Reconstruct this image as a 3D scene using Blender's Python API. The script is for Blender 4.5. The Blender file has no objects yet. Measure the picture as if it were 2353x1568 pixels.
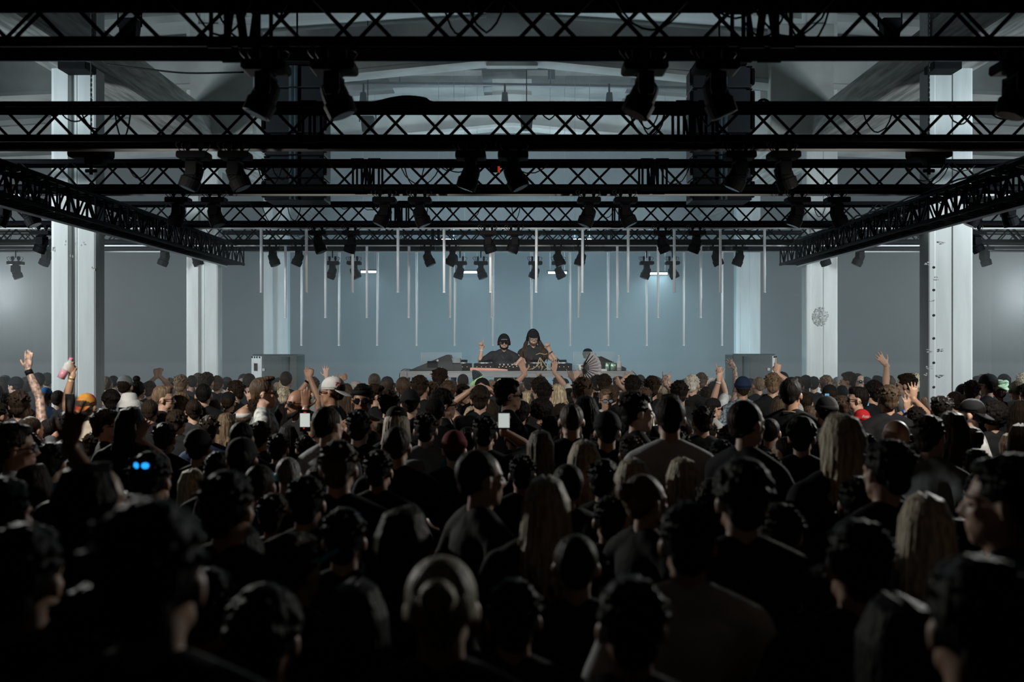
import bpy, math, random
from mathutils import Vector, Matrix, Euler
random.seed(7)
SC = bpy.context.scene
COL = SC.collection
PI = math.pi
V = Vector
R = math.radians

# ------------------------------------------------------------------ camera, exposure, world, lights
CZ = 2.2                      # camera height
F = 2288.0                    # focal length in pixels of the 2353 wide frame
HY = 788.0                    # horizon line
CX = 1176.5
def at(x, y, d):
    return V(((x - CX) * d / F, d, CZ - (y - HY) * d / F))
cam_d = bpy.data.cameras.new('camera')
cam = bpy.data.objects.new('camera', cam_d); COL.objects.link(cam)
cam.location = (0, 0, CZ); cam.rotation_euler = (R(90), 0, 0)
cam_d.sensor_width = 36; cam_d.lens = 36 * F / 2353
cam_d.shift_y = 4 / 2353
cam_d.clip_start = 0.05; cam_d.clip_end = 200
cam_d.dof.use_dof = True; cam_d.dof.focus_distance = 14.0; cam_d.dof.aperture_fstop = 1.9
SC.camera = cam
SC.view_settings.view_transform = 'Standard'
SC.view_settings.look = 'None'
SC.view_settings.gamma = 1
SC.view_settings.use_curve_mapping = False
SC.view_settings.exposure = 0.0
cy = SC.cycles
cy.max_bounces = 4; cy.diffuse_bounces = 2; cy.glossy_bounces = 2; cy.transmission_bounces = 4
cy.transparent_max_bounces = 8; cy.volume_bounces = 1
cy.sample_clamp_indirect = 2.0; cy.sample_clamp_direct = 12.0
cy.use_denoising = True
cy.caustics_reflective = False; cy.caustics_refractive = False
w = bpy.data.worlds.new('world'); SC.world = w; w.use_nodes = True
w.node_tree.nodes['Background'].inputs[0].default_value = (0.35, 0.55, 0.7, 1)
w.node_tree.nodes['Background'].inputs[1].default_value = 0.002

def aim(o, target):
    d = V(target) - o.location
    o.rotation_euler = d.to_track_quat('-Z', 'Y').to_euler()
def spot(name, loc, target, power, color, size, blend=0.6, radius=0.12):
    l = bpy.data.lights.new(name, 'SPOT'); l.energy = power; l.color = color
    l.spot_size = R(size); l.spot_blend = blend; l.shadow_soft_size = radius
    o = bpy.data.objects.new(name, l); COL.objects.link(o); o.location = loc; aim(o, target); return o
def area(name, loc, target, power, color, sx, sy):
    l = bpy.data.lights.new(name, 'AREA'); l.energy = power; l.color = color
    l.shape = 'RECTANGLE'; l.size = sx; l.size_y = sy
    o = bpy.data.objects.new(name, l); COL.objects.link(o); o.location = loc; aim(o, target); return o
def point(name, loc, power, color, radius=0.15):
    l = bpy.data.lights.new(name, 'POINT'); l.energy = power; l.color = color; l.shadow_soft_size = radius
    o = bpy.data.objects.new(name, l); COL.objects.link(o); o.location = loc; return o
COOL = (0.88, 0.97, 1.0); ROOFC = (0.74, 0.92, 1.0); TEAL = (0.42, 0.78, 1.0); WARM = (1.0, 0.92, 0.82)
for s in (-1, 1):
    # side floods outside the column rows, lighting columns, crowd and stage from both sides
    spot('side_flood_light', (s * 8.4, 9.6, 3.3), (s * 3.6, 17.0, 2.3), 880, COOL, 84, 0.7, 0.3)
    # extra spots by the side trusses, added to brighten the far crowd
    spot('added_crowd_spot', (s * 4.4, 6.6, 3.5), (s * 1.8, 10.8, 1.0), 640, WARM, 78, 0.8, 0.12)
    # unseen backlights placed below the side trusses to edge the near crowd
    spot('unseen_rim_spot', (s * 4.7, 9.4, 2.85), (s * 0.4, 4.4, 1.4), 540, (0.97, 0.97, 0.92), 62, 0.7, 0.08)
    # floods in the side aisles
    point('aisle_light', (s * 10.3, 20.0, 3.2), 330, COOL, 0.3)
    # added second pair of floods, without fixtures, to brighten the farther columns
    spot('added_column_flood', (s * 8.3, 13.9, 3.0), (s * 4.6, 20.0, 2.5), 520, COOL, 66, 0.7, 0.3)
    # uplights with no fixture, added to lift the roof beams and column tops
    spot('added_beam_uplight', (s * 8.2, 9.0, 4.2), (s * 5.0, 15.0, 7.0), 660, ROOFC, 80, 0.8, 0.3)
area('stage_wash_light', (0.3, 19.2, 4.35), (0.3, 21.5, 0.5), 90, TEAL, 6.0, 0.3)
area('stage_floor_light', (0.3, 20.2, 0.35), (0.3, 23.0, 2.6), 200, TEAL, 5.0, 0.25)
area('added_roof_wash', (0, 21.5, 4.6), (0, 20.0, 9.0), 190, ROOFC, 7.0, 0.4)  # added area light that brightens the roof, source unseen
# front light on the performers and the hanging tubes, from the third cross truss
spot('booth_key_light', (-0.9, 11.6, 3.7), (0.1, 16.5, 2.3), 230, (1.0, 0.93, 0.86), 50, 0.6, 0.1)

# ------------------------------------------------------------------ materials
MATS = {}
def mat(name, color, rough=0.6, metal=0.0, var=0.0, scale=8.0, bump=0.0, emit=None, estr=0.0, trans=0.0,
        stretch=(1, 1, 1), color2=None, alpha=None, spec=0.5):
    if name in MATS: return MATS[name]
    m = bpy.data.materials.new(name); m.use_nodes = True
    nt = m.node_tree; b = nt.nodes['Principled BSDF']
    b.inputs['Base Color'].default_value = (*color, 1); b.inputs['Roughness'].default_value = rough
    b.inputs['Metallic'].default_value = metal
    b.inputs['Specular IOR Level'].default_value = spec
    if trans: b.inputs['Transmission Weight'].default_value = trans
    if alpha is not None: b.inputs['Alpha'].default_value = alpha
    if emit: b.inputs['Emission Color'].default_value = (*emit, 1); b.inputs['Emission Strength'].default_value = estr
    if var or bump:
        tc = nt.nodes.new('ShaderNodeTexCoord'); mp = nt.nodes.new('ShaderNodeMapping')
        mp.inputs['Scale'].default_value = stretch
        nz = nt.nodes.new('ShaderNodeTexNoise'); nz.inputs['Scale'].default_value = scale; nz.inputs['Detail'].default_value = 4
        nt.links.new(tc.outputs['Object'], mp.inputs[0]); nt.links.new(mp.outputs[0], nz.inputs['Vector'])
        if var:
            c2 = color2 or tuple(c * (1 - var) for c in color)
            rp = nt.nodes.new('ShaderNodeValToRGB')
            rp.color_ramp.elements[0].position = 0.35; rp.color_ramp.elements[0].color = (*c2, 1)
            rp.color_ramp.elements[1].position = 0.65; rp.color_ramp.elements[1].color = (*color, 1)
            nt.links.new(nz.outputs['Fac'], rp.inputs[0]); nt.links.new(rp.outputs[0], b.inputs['Base Color'])
        if bump:
            bm = nt.nodes.new('ShaderNodeBump'); bm.inputs['Strength'].default_value = bump; bm.inputs['Distance'].default_value = 0.02
            nt.links.new(nz.outputs['Fac'], bm.inputs['Height']); nt.links.new(bm.outputs[0], b.inputs['Normal'])
    MATS[name] = m
    return m
M_BLACK = mat('black_powder_coat', (0.006, 0.007, 0.009), 0.7, 0.0, 0.3, 30, spec=0.06)
M_COVER = mat('black_cover', (0.004, 0.0045, 0.006), 1.0, 0.0, 0.2, 30, spec=0.0)
M_BLACKP = mat('black_plastic', (0.005, 0.0055, 0.007), 0.7, 0, 0.3, 20, spec=0.12)
M_CABLE = mat('black_cable', (0.01, 0.01, 0.011), 0.6, 0, 0.2, 20)
M_CABINET = mat('painted_cabinet', (0.016, 0.02, 0.026), 0.55, 0, 0.25, 60, 0.1)
M_STEEL = mat('brushed_steel', (0.45, 0.47, 0.48), 0.35, 0.9, 0.2, 12)
M_ALU = mat('deck_aluminium', (0.34, 0.38, 0.40), 0.4, 0.6, 0.25, 4, 0.0, stretch=(1, 1, 20))
M_LENS = mat('lens_glass', (0.012, 0.016, 0.02), 0.25, 0.0, 0.1, 5, spec=0.15)
M_CONC = mat('painted_concrete_column', (0.60, 0.62, 0.61), 0.75, 0, 0.12, 3.0, 0.12, stretch=(3, 3, 0.35))
M_CONCR = mat('rough_plaster', (0.52, 0.53, 0.52), 0.85, 0, 0.5, 26, 1.0)
M_BEAM = mat('streaked_concrete_beam', (0.46, 0.45, 0.42), 0.85, 0, 0.55, 2.6, 0.6, stretch=(5, 0.5, 5))
M_ROOF = mat('roof_panels', (0.34, 0.35, 0.34), 0.8, 0, 0.35, 0.8, 0.1, stretch=(0.4, 2, 1))
M_FRAMEB = mat('roof_beam_paint', (0.50, 0.51, 0.49), 0.8, 0, 0.3, 1.5, 0.2)
M_WALL = mat('back_wall_plaster', (0.19, 0.205, 0.21), 0.9, 0, 0.15, 0.6, 0.1)
M_FLOOR = mat('dark_concrete_floor', (0.05, 0.05, 0.05), 0.7, 0, 0.3, 2, 0.1)
M_TUBE = mat('frosted_tube_painted_glow', (0.85, 0.88, 0.90), 0.35, 0, 0.1, 2, emit=(0.7, 0.82, 0.9), estr=0.09)  # weak emission painted in to brighten the unlit tubes
M_FIT_HILITE = mat('pale_fitting_and_highlight', (0.85, 0.88, 0.9), 0.5, 0, 0.1, 3)  # tube end fittings, and the painted highlight under the truss chords
M_LED = mat('lit_led_bar', (0.8, 0.9, 0.95), 0.3, emit=(0.72, 0.93, 1.0), estr=14)
M_HOLE = mat('dark_hole', (0.015, 0.013, 0.012), 0.9, var=0.2)
M_GLASS = mat('clear_glass', (0.85, 0.93, 0.92), 0.05, trans=0.0, alpha=0.35, spec=1.0)
M_ACRYL = mat('clear_acrylic', (0.55, 0.68, 0.72), 0.1, alpha=0.16, spec=0.8)
M_GREENCAN = mat('green_can_foil', (0.10, 0.42, 0.25), 0.25, 0.6, 0.5, 30, color2=(0.6, 0.7, 0.62))
M_WHITE = mat('white_cloth', (0.62, 0.66, 0.66), 0.8, 0, 0.1, 10, 0.2)
M_WHITEP = mat('white_paper', (0.7, 0.72, 0.72), 0.7, 0, 0.05, 10)
M_REDP = mat('red_plastic', (0.55, 0.12, 0.12), 0.4, 0, 0.1, 10)
M_ORANGE = mat('warm_backlit_panel', (0.75, 0.36, 0.28), 0.5, 0, 0.2, 6, emit=(1.0, 0.45, 0.33), estr=0.03)
M_DOT = mat('indicator_amber', (0.9, 0.5, 0.3), 0.4, emit=(1.0, 0.6, 0.4), estr=1.3)
M_REDLED = mat('red_indicator', (0.8, 0.05, 0.03), 0.4, emit=(1, 0.08, 0.03), estr=0.35)
M_PINK = mat('pink_drink', (0.75, 0.12, 0.28), 0.25, 0, 0.2, 10, alpha=0.9)
M_SCREEN = mat('lit_phone_screen', (0.7, 0.75, 0.72), 0.2, emit=(0.82, 0.9, 0.86), estr=0.55)
M_SCREENB = mat('blue_phone_screen', (0.1, 0.3, 0.5), 0.2, emit=(0.15, 0.45, 0.8), estr=0.35)
M_BLUELENS = mat('blue_reflection_lens', (0.02, 0.25, 0.8), 0.2, emit=(0.02, 0.36, 1.0), estr=1.3)  # emission paints the blue reflection on the lenses
M_IRID = mat('iridescent_fan_film', (0.55, 0.60, 0.68), 0.35, 0.1, 0.5, 4, color2=(0.62, 0.50, 0.50))
M_GOLD = mat('gold_cord', (0.55, 0.42, 0.22), 0.45, 0.4, 0.2, 30)

# ------------------------------------------------------------------ mesh builder
class MB:
    def __init__(self): self.v = []; self.f = []
    def tube(self, pts, radii, n=8, cap=True, ref=None, round_ends=False):
        pts = [V(p) for p in pts]
        if not isinstance(radii, list): radii = [radii] * len(pts)
        rr = [r if isinstance(r, (list, tuple)) else (r, r) for r in radii]
        if round_ends:
            def ends(p, q, r):
                t = (p - q).normalized(); m = min(r)
                return [(p + t * m * math.sin(a), (r[0] * math.cos(a), r[1] * math.cos(a))) for a in (R(35), R(62), R(84))]
            e0 = ends(pts[0], pts[1], rr[0])[::-1]; e1 = ends(pts[-1], pts[-2], rr[-1])
            pts = [e[0] for e in e0] + pts + [e[0] for e in e1]
            rr = [e[1] for e in e0] + rr + [e[1] for e in e1]
        k = len(pts); base = len(self.v); u = None
        for i in range(k):
            if i == 0: t = pts[1] - pts[0]
            elif i == k - 1: t = pts[-1] - pts[-2]
            else: t = (pts[i + 1] - pts[i]).normalized() + (pts[i] - pts[i - 1]).normalized()
            t = t.normalized() if t.length > 1e-9 else V((0, 0, 1))
            if u is None:
                rf = V(ref) if ref is not None else (V((1, 0, 0)) if abs(t.x) < 0.8 else V((0, 1, 0)))
                u = rf
            u = (u - t * u.dot(t)).normalized(); v = t.cross(u)
            for j in range(n):
                a = 2 * PI * j / n
                self.v.append(pts[i] + u * (rr[i][0] * math.cos(a)) + v * (rr[i][1] * math.sin(a)))
        for i in range(k - 1):
            for j in range(n):
                a = base + i * n + j; b = base + i * n + (j + 1) % n
                self.f.append((a, b, b + n, a + n))
        if cap:
            self.f.append(tuple(base + j for j in range(n))[::-1])
            self.f.append(tuple(base + (k - 1) * n + j for j in range(n)))
        return self
    def ell(self, c, r, rot=None, nu=14, nv=8):
        c = V(c); base = len(self.v); rm = rot or Matrix.Identity(3)
        if isinstance(r, (int, float)): r = (r, r, r)
        self.v.append(c + rm @ V((0, 0, -r[2])))
        for i in range(1, nv):
            ph = -PI / 2 + PI * i / nv
            for j in range(nu):
                a = 2 * PI * j / nu
                self.v.append(c + rm @ V((r[0] * math.cos(ph) * math.cos(a), r[1] * math.cos(ph) * math.sin(a), r[2] * math.sin(ph))))
        self.v.append(c + rm @ V((0, 0, r[2]))); top = len(self.v) - 1
        for j in range(nu):
            self.f.append((base, base + 1 + (j + 1) % nu, base + 1 + j))
            self.f.append((top, top - nu + j, top - nu + (j + 1) % nu))
        for i in range(nv - 2):
            for j in range(nu):
                a = base + 1 + i * nu + j; b = base + 1 + i * nu + (j + 1) % nu
                self.f.append((a, b, b + nu, a + nu))
        return self
    def box(self, c, s, rot=None, taper=None):
        c = V(c); rm = rot or Matrix.Identity(3); b = len(self.v); h = V(s) / 2
        for z in (-1, 1):
            t = taper if (taper and z < 0) else 1.0
            for x, y in ((-1, -1), (1, -1), (1, 1), (-1, 1)):
                self.v.append(c + rm @ V((x * h.x * t, y * h.y * t, z * h.z)))
        self.f += [(b + 3, b + 2, b + 1, b), (b + 4, b + 5, b + 6, b + 7), (b, b + 1, b + 5, b + 4), (b + 1, b + 2, b + 6, b + 5),
                   (b + 2, b + 3, b + 7, b + 6), (b + 3, b, b + 4, b + 7)]
        return self
    def prism(self, poly, z0, z1, axis='z'):
        """closed polygon (counter-clockwise) extruded; axis z: (x,y) poly; axis x: (y,z); axis y: (x,z)"""
        b = len(self.v); n = len(poly)
        for z in (z0, z1):
            for p, q in poly:
                self.v.append(V((p, q, z)) if axis == 'z' else (V((z, p, q)) if axis == 'x' else V((p, z, q))))
        fl = axis == 'y'
        a0 = tuple(b + i for i in range(n)); a1 = tuple(b + n + i for i in range(n))
        self.f.append(a0 if fl else a0[::-1]); self.f.append(a1[::-1] if fl else a1)
        for i in range(n):
            q = (b + i, b + (i + 1) % n, b + n + (i + 1) % n, b + n + i)
            self.f.append(q[::-1] if fl else q)
        return self
    def build(self, name, m=None, parent=None, smooth=False, bevel=0.0):
        me = bpy.data.meshes.new(name); me.from_pydata([tuple(v) for v in self.v], [], self.f); me.update()
        if smooth:
            for p in me.polygons: p.use_smooth = True
        if m: me.materials.append(m)
        o = bpy.data.objects.new(name, me); COL.objects.link(o)
        if parent: o.parent = parent
        if bevel:
            md = o.modifiers.new('bevel', 'BEVEL'); md.width = bevel; md.segments = 2; md.limit_method = 'ANGLE'
        return o
def tag(o, label=None, cat=None, group=None, kind=None):
    if label: o['label'] = label
    if cat: o['category'] = cat
    if group: o['group'] = group
    if kind: o['kind'] = kind
    return o
def empty(name, loc, rz=0, label=None, cat=None, group=None):
    o = bpy.data.objects.new(name, None); COL.objects.link(o); o.location = loc; o.rotation_euler = (0, 0, rz)
    o.empty_display_size = 0.1
    return tag(o, label, cat, group)
def copy_tree(o, parent=None):
    c = o.copy(); COL.objects.link(c); c.parent = parent
    for ch in list(o.children): copy_tree(ch, c)
    return c
def ordinal(i):
    return ['first', 'second', 'third', 'fourth', 'fifth', 'sixth', 'seventh', 'eighth', 'ninth', 'tenth', 'eleventh', 'twelfth',
            'thirteenth', 'fourteenth', 'fifteenth', 'sixteenth'][i]
def from_left(i, n):
    if i == 0: return 'leftmost'
    if i == n - 1: return 'rightmost'
    if i < n / 2: return ordinal(i) + ' from the left'
    return ordinal(n - 1 - i) + ' from the right'
# ------------------------------------------------------------------ the hall
def struct(o): return tag(o, kind='structure')
mb = MB().box((0, 12, -0.1), (30, 34, 0.2)); struct(mb.build('floor', M_FLOOR))
mb = MB().box((0, 27.1, 4.5), (30, 0.2, 9.2)); struct(mb.build('wall_back', M_WALL))
mb = MB().box((-13.1, 12, 4.5), (0.2, 34, 9.2)); struct(mb.build('wall_left', M_WALL))
mb = MB().box((13.1, 12, 4.5), (0.2, 34, 9.2)); struct(mb.build('wall_right', M_WALL))
RZ0, RZ1 = CZ + 5.6, CZ + 6.5       # roof height at the walls and along the ridge
def roofz(x): return RZ1 - (RZ1 - RZ0) * abs(x) / 13.0
mb = MB().prism([(-13.2, RZ0), (0, RZ1), (13.2, RZ0), (13.2, RZ0 + 0.25), (0, RZ1 + 0.25), (-13.2, RZ0 + 0.25)], -5, 27.2, 'y')
struct(mb.build('ceiling', M_ROOF))
# purlins running across the slope
for k, y in enumerate([15.2, 16.6, 18.2, 19.6, 21.0, 22.2, 23.8, 24.8, 25.8]):
    mb = MB()
    for s in (-1, 1):
        mb.tube([(0, y, RZ1 - 0.10), (s * 13.0, y, roofz(13) - 0.10)], (0.06, 0.11), 4, ref=(0, 1, 0))
    struct(mb.build('trim_%d' % (k + 1), M_FRAMEB))
# portal beams: deeper toward the columns, rising gently to the middle
for k, y in enumerate([12.42, 17.52, 22.92]):
    h = 4.5
    zc = CZ + h
    poly = [(-13, zc - 0.35), (-5.7, zc - 0.05), (-5.0, zc), (-2.0, zc + 0.42), (2.0, zc + 0.42), (5.0, zc), (5.7, zc - 0.05), (13, zc - 0.35)]
    poly += [(13, roofz(13) - 0.2), (0, RZ1 - 0.2), (-13, roofz(13) - 0.2)]
    poly = [(-13, zc - 0.35), (-5.0, zc), (0, zc + 0.5), (5.0, zc), (13, zc - 0.35), (13, zc + 0.35), (0, zc + 1.2), (-13, zc + 0.35)]
    mb = MB().prism(poly, y - 0.14, y + 0.14, 'y')
    mb.prism([(-13, zc - 0.40), (-5.0, zc - 0.05), (0, zc + 0.45), (5.0, zc - 0.05), (13, zc - 0.40), (13, zc - 0.33), (5, zc + 0.02), (0, zc + 0.52), (-5, zc + 0.02), (-13, zc - 0.33)], y - 0.24, y + 0.24, 'y')
    mb.box((0, y, zc + 0.95), (0.9, 0.2, 1.2))
    struct(mb.build('roof_beam', M_FRAMEB))
# corrugated roof-light strip near the ridge
for (x0, x1, y0, y1) in ((-2.9, -0.7, 23.0, 26.6), (0.35, 2.8, 23.0, 26.4)):
    mb = MB(); n = int((y1 - y0) / 0.09)
    pts = [(y0 + (y1 - y0) * i / n, RZ1 - 0.30 + (0.03 if i % 2 else -0.03)) for i in range(n + 1)]
    mb.prism(pts + [(y1, RZ1 - 0.2), (y0, RZ1 - 0.2)], x0, x1, 'x')
    tag(mb.build('corrugated_roof_panel', M_FRAMEB), kind='structure')
# long beams along the column rows
for s in (-1, 1):
    mb = MB().box((s * 5.42, 15.5, CZ + 3.72), (0.50, 23, 0.5))
    mb.box((s * 5.42, 15.5, CZ + 3.44), (0.66, 23, 0.10))
    mb.tube([(s * 5.10, 4, CZ + 3.42), (s * 5.10, 27, CZ + 3.42)], 0.035, 8)
    struct(mb.build('longitudinal_beam', M_BEAM))
# columns
def column(s, y, d, prof, marks=None):
    xo, xi = s * 5.69, s * 5.135
    lo = min(xo, xi)
    P = [(lo + a, y + b) for a, b in prof]
    mb = MB().prism(P + [(lo + 0.555, y + d), (lo, y + d)], 0.0, RZ1 - 0.35)
    o = mb.build('column', M_CONC, bevel=0.012); struct(o)
    return o
gl = [(0, 0), (0.035, -0.012), (0.21, -0.012), (0.225, 0.05), (0.30, 0.05), (0.315, -0.012), (0.325, 0.0), (0.335, -0.012), (0.53, -0.012), (0.555, 0.0)]
gr = [(0, 0), (0.02, -0.012), (0.085, -0.012), (0.09, 0.0), (0.30, 0.0), (0.305, -0.012), (0.53, -0.012), (0.555, 0.0)]
for s in (-1, 1):
    for y, dd in ((12.3, 0.25), (17.4, 0.25), (22.8, 0.25)):
        o = column(s, y, dd, gl if s < 0 else gr)
        if s > 0 and y == 12.3:
            mb = MB()
            for py in (615, 667, 725, 778, 834, 890):
                p = at(2145, py, y)
                mb.tube([(p.x, y - 0.016, p.z), (p.x, y + 0.004, p.z)], 0.016, 12)
            mb.build('bolt_hole', M_HOLE, o)
            mb = MB(); random.seed(3)
            for (px_, py_) in ((2130, 606), (2150, 640), (2158, 806), (2135, 806), (2135, 846), (2160, 863), (2125, 862), (2157, 915), (2140, 690), (2166, 560)):
                p = at(px_, py_, y)
                for q in range(5):
                    mb.ell((p.x + random.uniform(-.04, .04), y - 0.012, p.z + random.uniform(-.02, .02)), (random.uniform(.008, .026), 0.004, random.uniform(.004, .011)), nu=7, nv=4)
            mb.build('plaster_scar', M_CONCR, o)
        if s > 0 and y == 17.4:
            mb = MB(); random.seed(5)
            for q in range(230):
                a = random.uniform(0, 6.28); r_ = random.uniform(0, 1) ** .5
                p = at(1885 + 18 * r_ * math.cos(a), 728 + 22 * r_ * math.sin(a), y)
                mb.ell((p.x, y - 0.012, p.z), (random.uniform(.004, .022), 0.004, random.uniform(.003, .014)), nu=7, nv=4)
            mb.build('plaster_scar', M_CONCR, o)
        if s < 0 and y == 12.3:
            mb = MB(); random.seed(8)
            for (px_, py_) in ((155, 560), (128, 572), (214, 620), (168, 590), (214, 228), (206, 236), (193, 560)):
                p = at(px_, py_, y)
                for q in range(4):
                    mb.ell((p.x + random.uniform(-.03, .03), y - 0.012, p.z + random.uniform(-.03, .03)), (random.uniform(.005, .014), 0.004, random.uniform(.006, .02)), nu=7, nv=4)
            mb.build('plaster_scar', M_CONCR, o)
# cladding boxes above on the second columns
for s in (-1, 1):
    mb = MB().box((s * 5.0, 17.25, CZ + 4.55), (1.1, 0.22, 1.9)); struct(mb.build('beam_haunch', M_FRAMEB, bevel=0.02))

# ------------------------------------------------------------------ trusses
def truss(name, p0, p1, size, label, group, tube_r=0.025, brace_r=0.0128, step=0.29, joints=(), verticals=False, profile=True, cable_seed=None, trays=False):
    """box truss between two points; size is the spacing of its chords"""
    p0 = V(p0); p1 = V(p1); L = (p1 - p0).length; t = (p1 - p0) / L
    side = t.cross(V((0, 0, 1))).normalized(); up = V((0, 0, 1))
    root = empty(name, (p0 + p1) / 2, 0, label, 'truss', group)
    off = -root.location
    def P(a, b, c): return p0 + t * a + side * (b * size / 2) + up * (c * size / 2) + off
    for b, c in ((-1, -1), (1, -1), (1, 1), (-1, 1)):
        MB().tube([P(0, b, c), P(L, b, c)], tube_r, 10).build('chord', M_BLACK, root, smooth=True)
    n = int(L / step); n += n % 2
    js = [0.0] + list(joints) + [L]
    def face(fa, fb, phase, nm):
        m = MB()
        for a0, a1 in zip(js[:-1], js[1:]):
            g0 = a0 + (0.05 if a0 > 0 else 0); g1 = a1 - (0.05 if a1 < L else 0)
            k = max(2, round((g1 - g0) / step)); st = (g1 - g0) / k
            for i in range(k):
                q0, q1 = (fa, fb) if (i + phase) % 2 else (fb, fa)
                m.tube([P(g0 + i * st, *q0), P(g0 + (i + 1) * st, *q1)], brace_r, 6)
                if verticals: m.tube([P(g0 + i * st, *fa), P(g0 + i * st, *fb)], brace_r, 6)
            m.tube([P(g0, *fa), P(g0, *fb)], brace_r, 6); m.tube([P(g1, *fa), P(g1, *fb)], brace_r, 6)
        m.build(nm, M_BLACK, root)
    face((-1, -1), (-1, 1), 0, 'lacing'); face((1, -1), (1, 1), 1, 'lacing')
    face((-1, -1), (1, -1), 0, 'lacing'); face((-1, 1), (1, 1), 1, 'lacing')
    for j in joints:
        for b, c in ((-1, -1), (1, -1), (1, 1), (-1, 1)):
            MB().tube([P(j - 0.07, b, c), P(j + 0.07, b, c)], tube_r * 1.35, 10).build('coupler', M_BLACK, root)
    if trays:
        for c, dz, hh in ((-1, 0.008, 0.07), (1, 0.0, 0.055)):
            m = MB(); q = [P(0, 0, c) + V((0, 0, dz)), P(L, 0, c) + V((0, 0, dz))]
            m.box((q[0] + q[1]) / 2, (L if abs(t.x) > 0.5 else size * 0.9, size * 0.9 if abs(t.x) > 0.5 else L, hh))
            m.build('cable_tray', M_COVER, root)
    if profile:  # pale strip stands in for light caught on the lower chord
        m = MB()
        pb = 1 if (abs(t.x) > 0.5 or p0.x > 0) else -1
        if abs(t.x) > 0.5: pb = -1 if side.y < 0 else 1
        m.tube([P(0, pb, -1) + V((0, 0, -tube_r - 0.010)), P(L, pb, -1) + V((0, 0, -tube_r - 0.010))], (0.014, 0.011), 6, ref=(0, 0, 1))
        tag(m.build('chord_highlight', M_FIT_HILITE, root), 'pale grey strip painting light caught under the lower chord')
    if cable_seed is not None:
        rnd = random.Random(cable_seed)
        m = MB(); x = 0
        pts = []
        while x < L:
            pts.append(P(x, -1, 1) + V((0, rnd.uniform(0, .05), tube_r + 0.012 + max(0, rnd.gauss(0, 0.010))))); x += 0.22
        m.tube(pts, 0.011, 6)
        for q in range(int(L * 1.1)):                       # loops that sag inside the lattice
            a = rnd.uniform(0.5, L - 0.9); wdt = rnd.uniform(0.12, 0.5); sag = rnd.uniform(0.08, 0.5) * size * 1.8; yy = rnd.uniform(-1, 1)
            m.tube([P(a + wdt * i / 8, yy, 1) + V((0, 0, -sag * math.sin(PI * i / 8) ** 0.7 + rnd.uniform(-.006, .006))) for i in range(9)], 0.007, 5)
        m.build('cable_run', M_CABLE, root, smooth=True)
    return root
TR = {}
S_ = 0.30
def cross_truss(k, d, H, x0, x1, label, joints, profile=True):
    # d: distance of the front face, H: height of the lower chord centre above the camera
    TR[k] = (d, H)
    return truss('cross_truss', (x0, d + S_ / 2, CZ + H + S_ / 2), (x1, d + S_ / 2, CZ + H + S_ / 2), S_, label,
                 'black box trusses across the hall', joints=[j - x0 for j in joints], cable_seed=k * 11, profile=profile, trays=True)
def X(px, d): return (px - CX) * d / F
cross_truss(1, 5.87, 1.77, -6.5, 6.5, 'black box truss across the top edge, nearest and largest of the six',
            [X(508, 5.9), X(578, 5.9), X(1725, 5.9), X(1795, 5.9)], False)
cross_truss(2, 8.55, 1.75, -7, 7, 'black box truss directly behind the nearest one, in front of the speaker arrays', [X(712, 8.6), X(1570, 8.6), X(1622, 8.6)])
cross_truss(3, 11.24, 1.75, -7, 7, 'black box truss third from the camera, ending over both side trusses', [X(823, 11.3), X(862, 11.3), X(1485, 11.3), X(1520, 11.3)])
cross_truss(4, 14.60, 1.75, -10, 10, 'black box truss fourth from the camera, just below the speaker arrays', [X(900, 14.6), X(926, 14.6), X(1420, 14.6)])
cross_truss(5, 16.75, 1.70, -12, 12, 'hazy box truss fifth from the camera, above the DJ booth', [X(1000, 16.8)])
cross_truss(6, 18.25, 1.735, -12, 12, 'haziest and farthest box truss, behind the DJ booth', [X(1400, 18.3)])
MH = 1.77 - 0.38
for s in (-1, 1):
    truss('side_truss', (s * 4.88, 4.6, CZ + MH + 0.14), (s * 4.88, 17.55, CZ + MH + 0.14), S_,
          'black ladder-braced truss running back from the %s frame edge' % ('left' if s < 0 else 'right'),
          'side trusses carrying the cross trusses', step=0.24, verticals=True, cable_seed=77 + s)
# chain hoists on the side corners
def hoist(px, d, label):
    x = X(px, d); root = empty('chain_hoist', (x, d - 0.32, CZ + 1.98), 0, label, 'hoist', 'chain hoists above the side trusses')
    MB().box((0, 0, 0.12), (0.46, 0.2, 0.17)).build('motor_housing', M_BLACKP, root, bevel=0.03)
    MB().box((0.05, 0, 0.02), (0.2, 0.16, 0.12)).build('chain_bag', M_BLACKP, root, bevel=0.02)
    m = MB(); z = 0.2; i = 0
    while z < roofz(x) - CZ - 2.2:
        r_ = (0.011, 0.005) if i % 2 else (0.005, 0.011)
        m.tube([(0.0, 0, z), (0.0, 0, z + 0.034)], r_, 5); z += 0.027; i += 1
    m.build('chain', M_STEEL, root)
    MB().tube([(0, 0, 0.05), (0, 0, -0.14)], 0.02, 8).tube([(-0.06, 0, -0.1), (0.06, 0, -0.1)], 0.02, 8).build('hook', M_BLACK, root)
hoist(237, 11.2, 'black chain hoist on the truss corner beside the left grooved column')
hoist(2107, 11.2, 'black chain hoist on the truss corner beside the right column with bolt holes')
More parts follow.
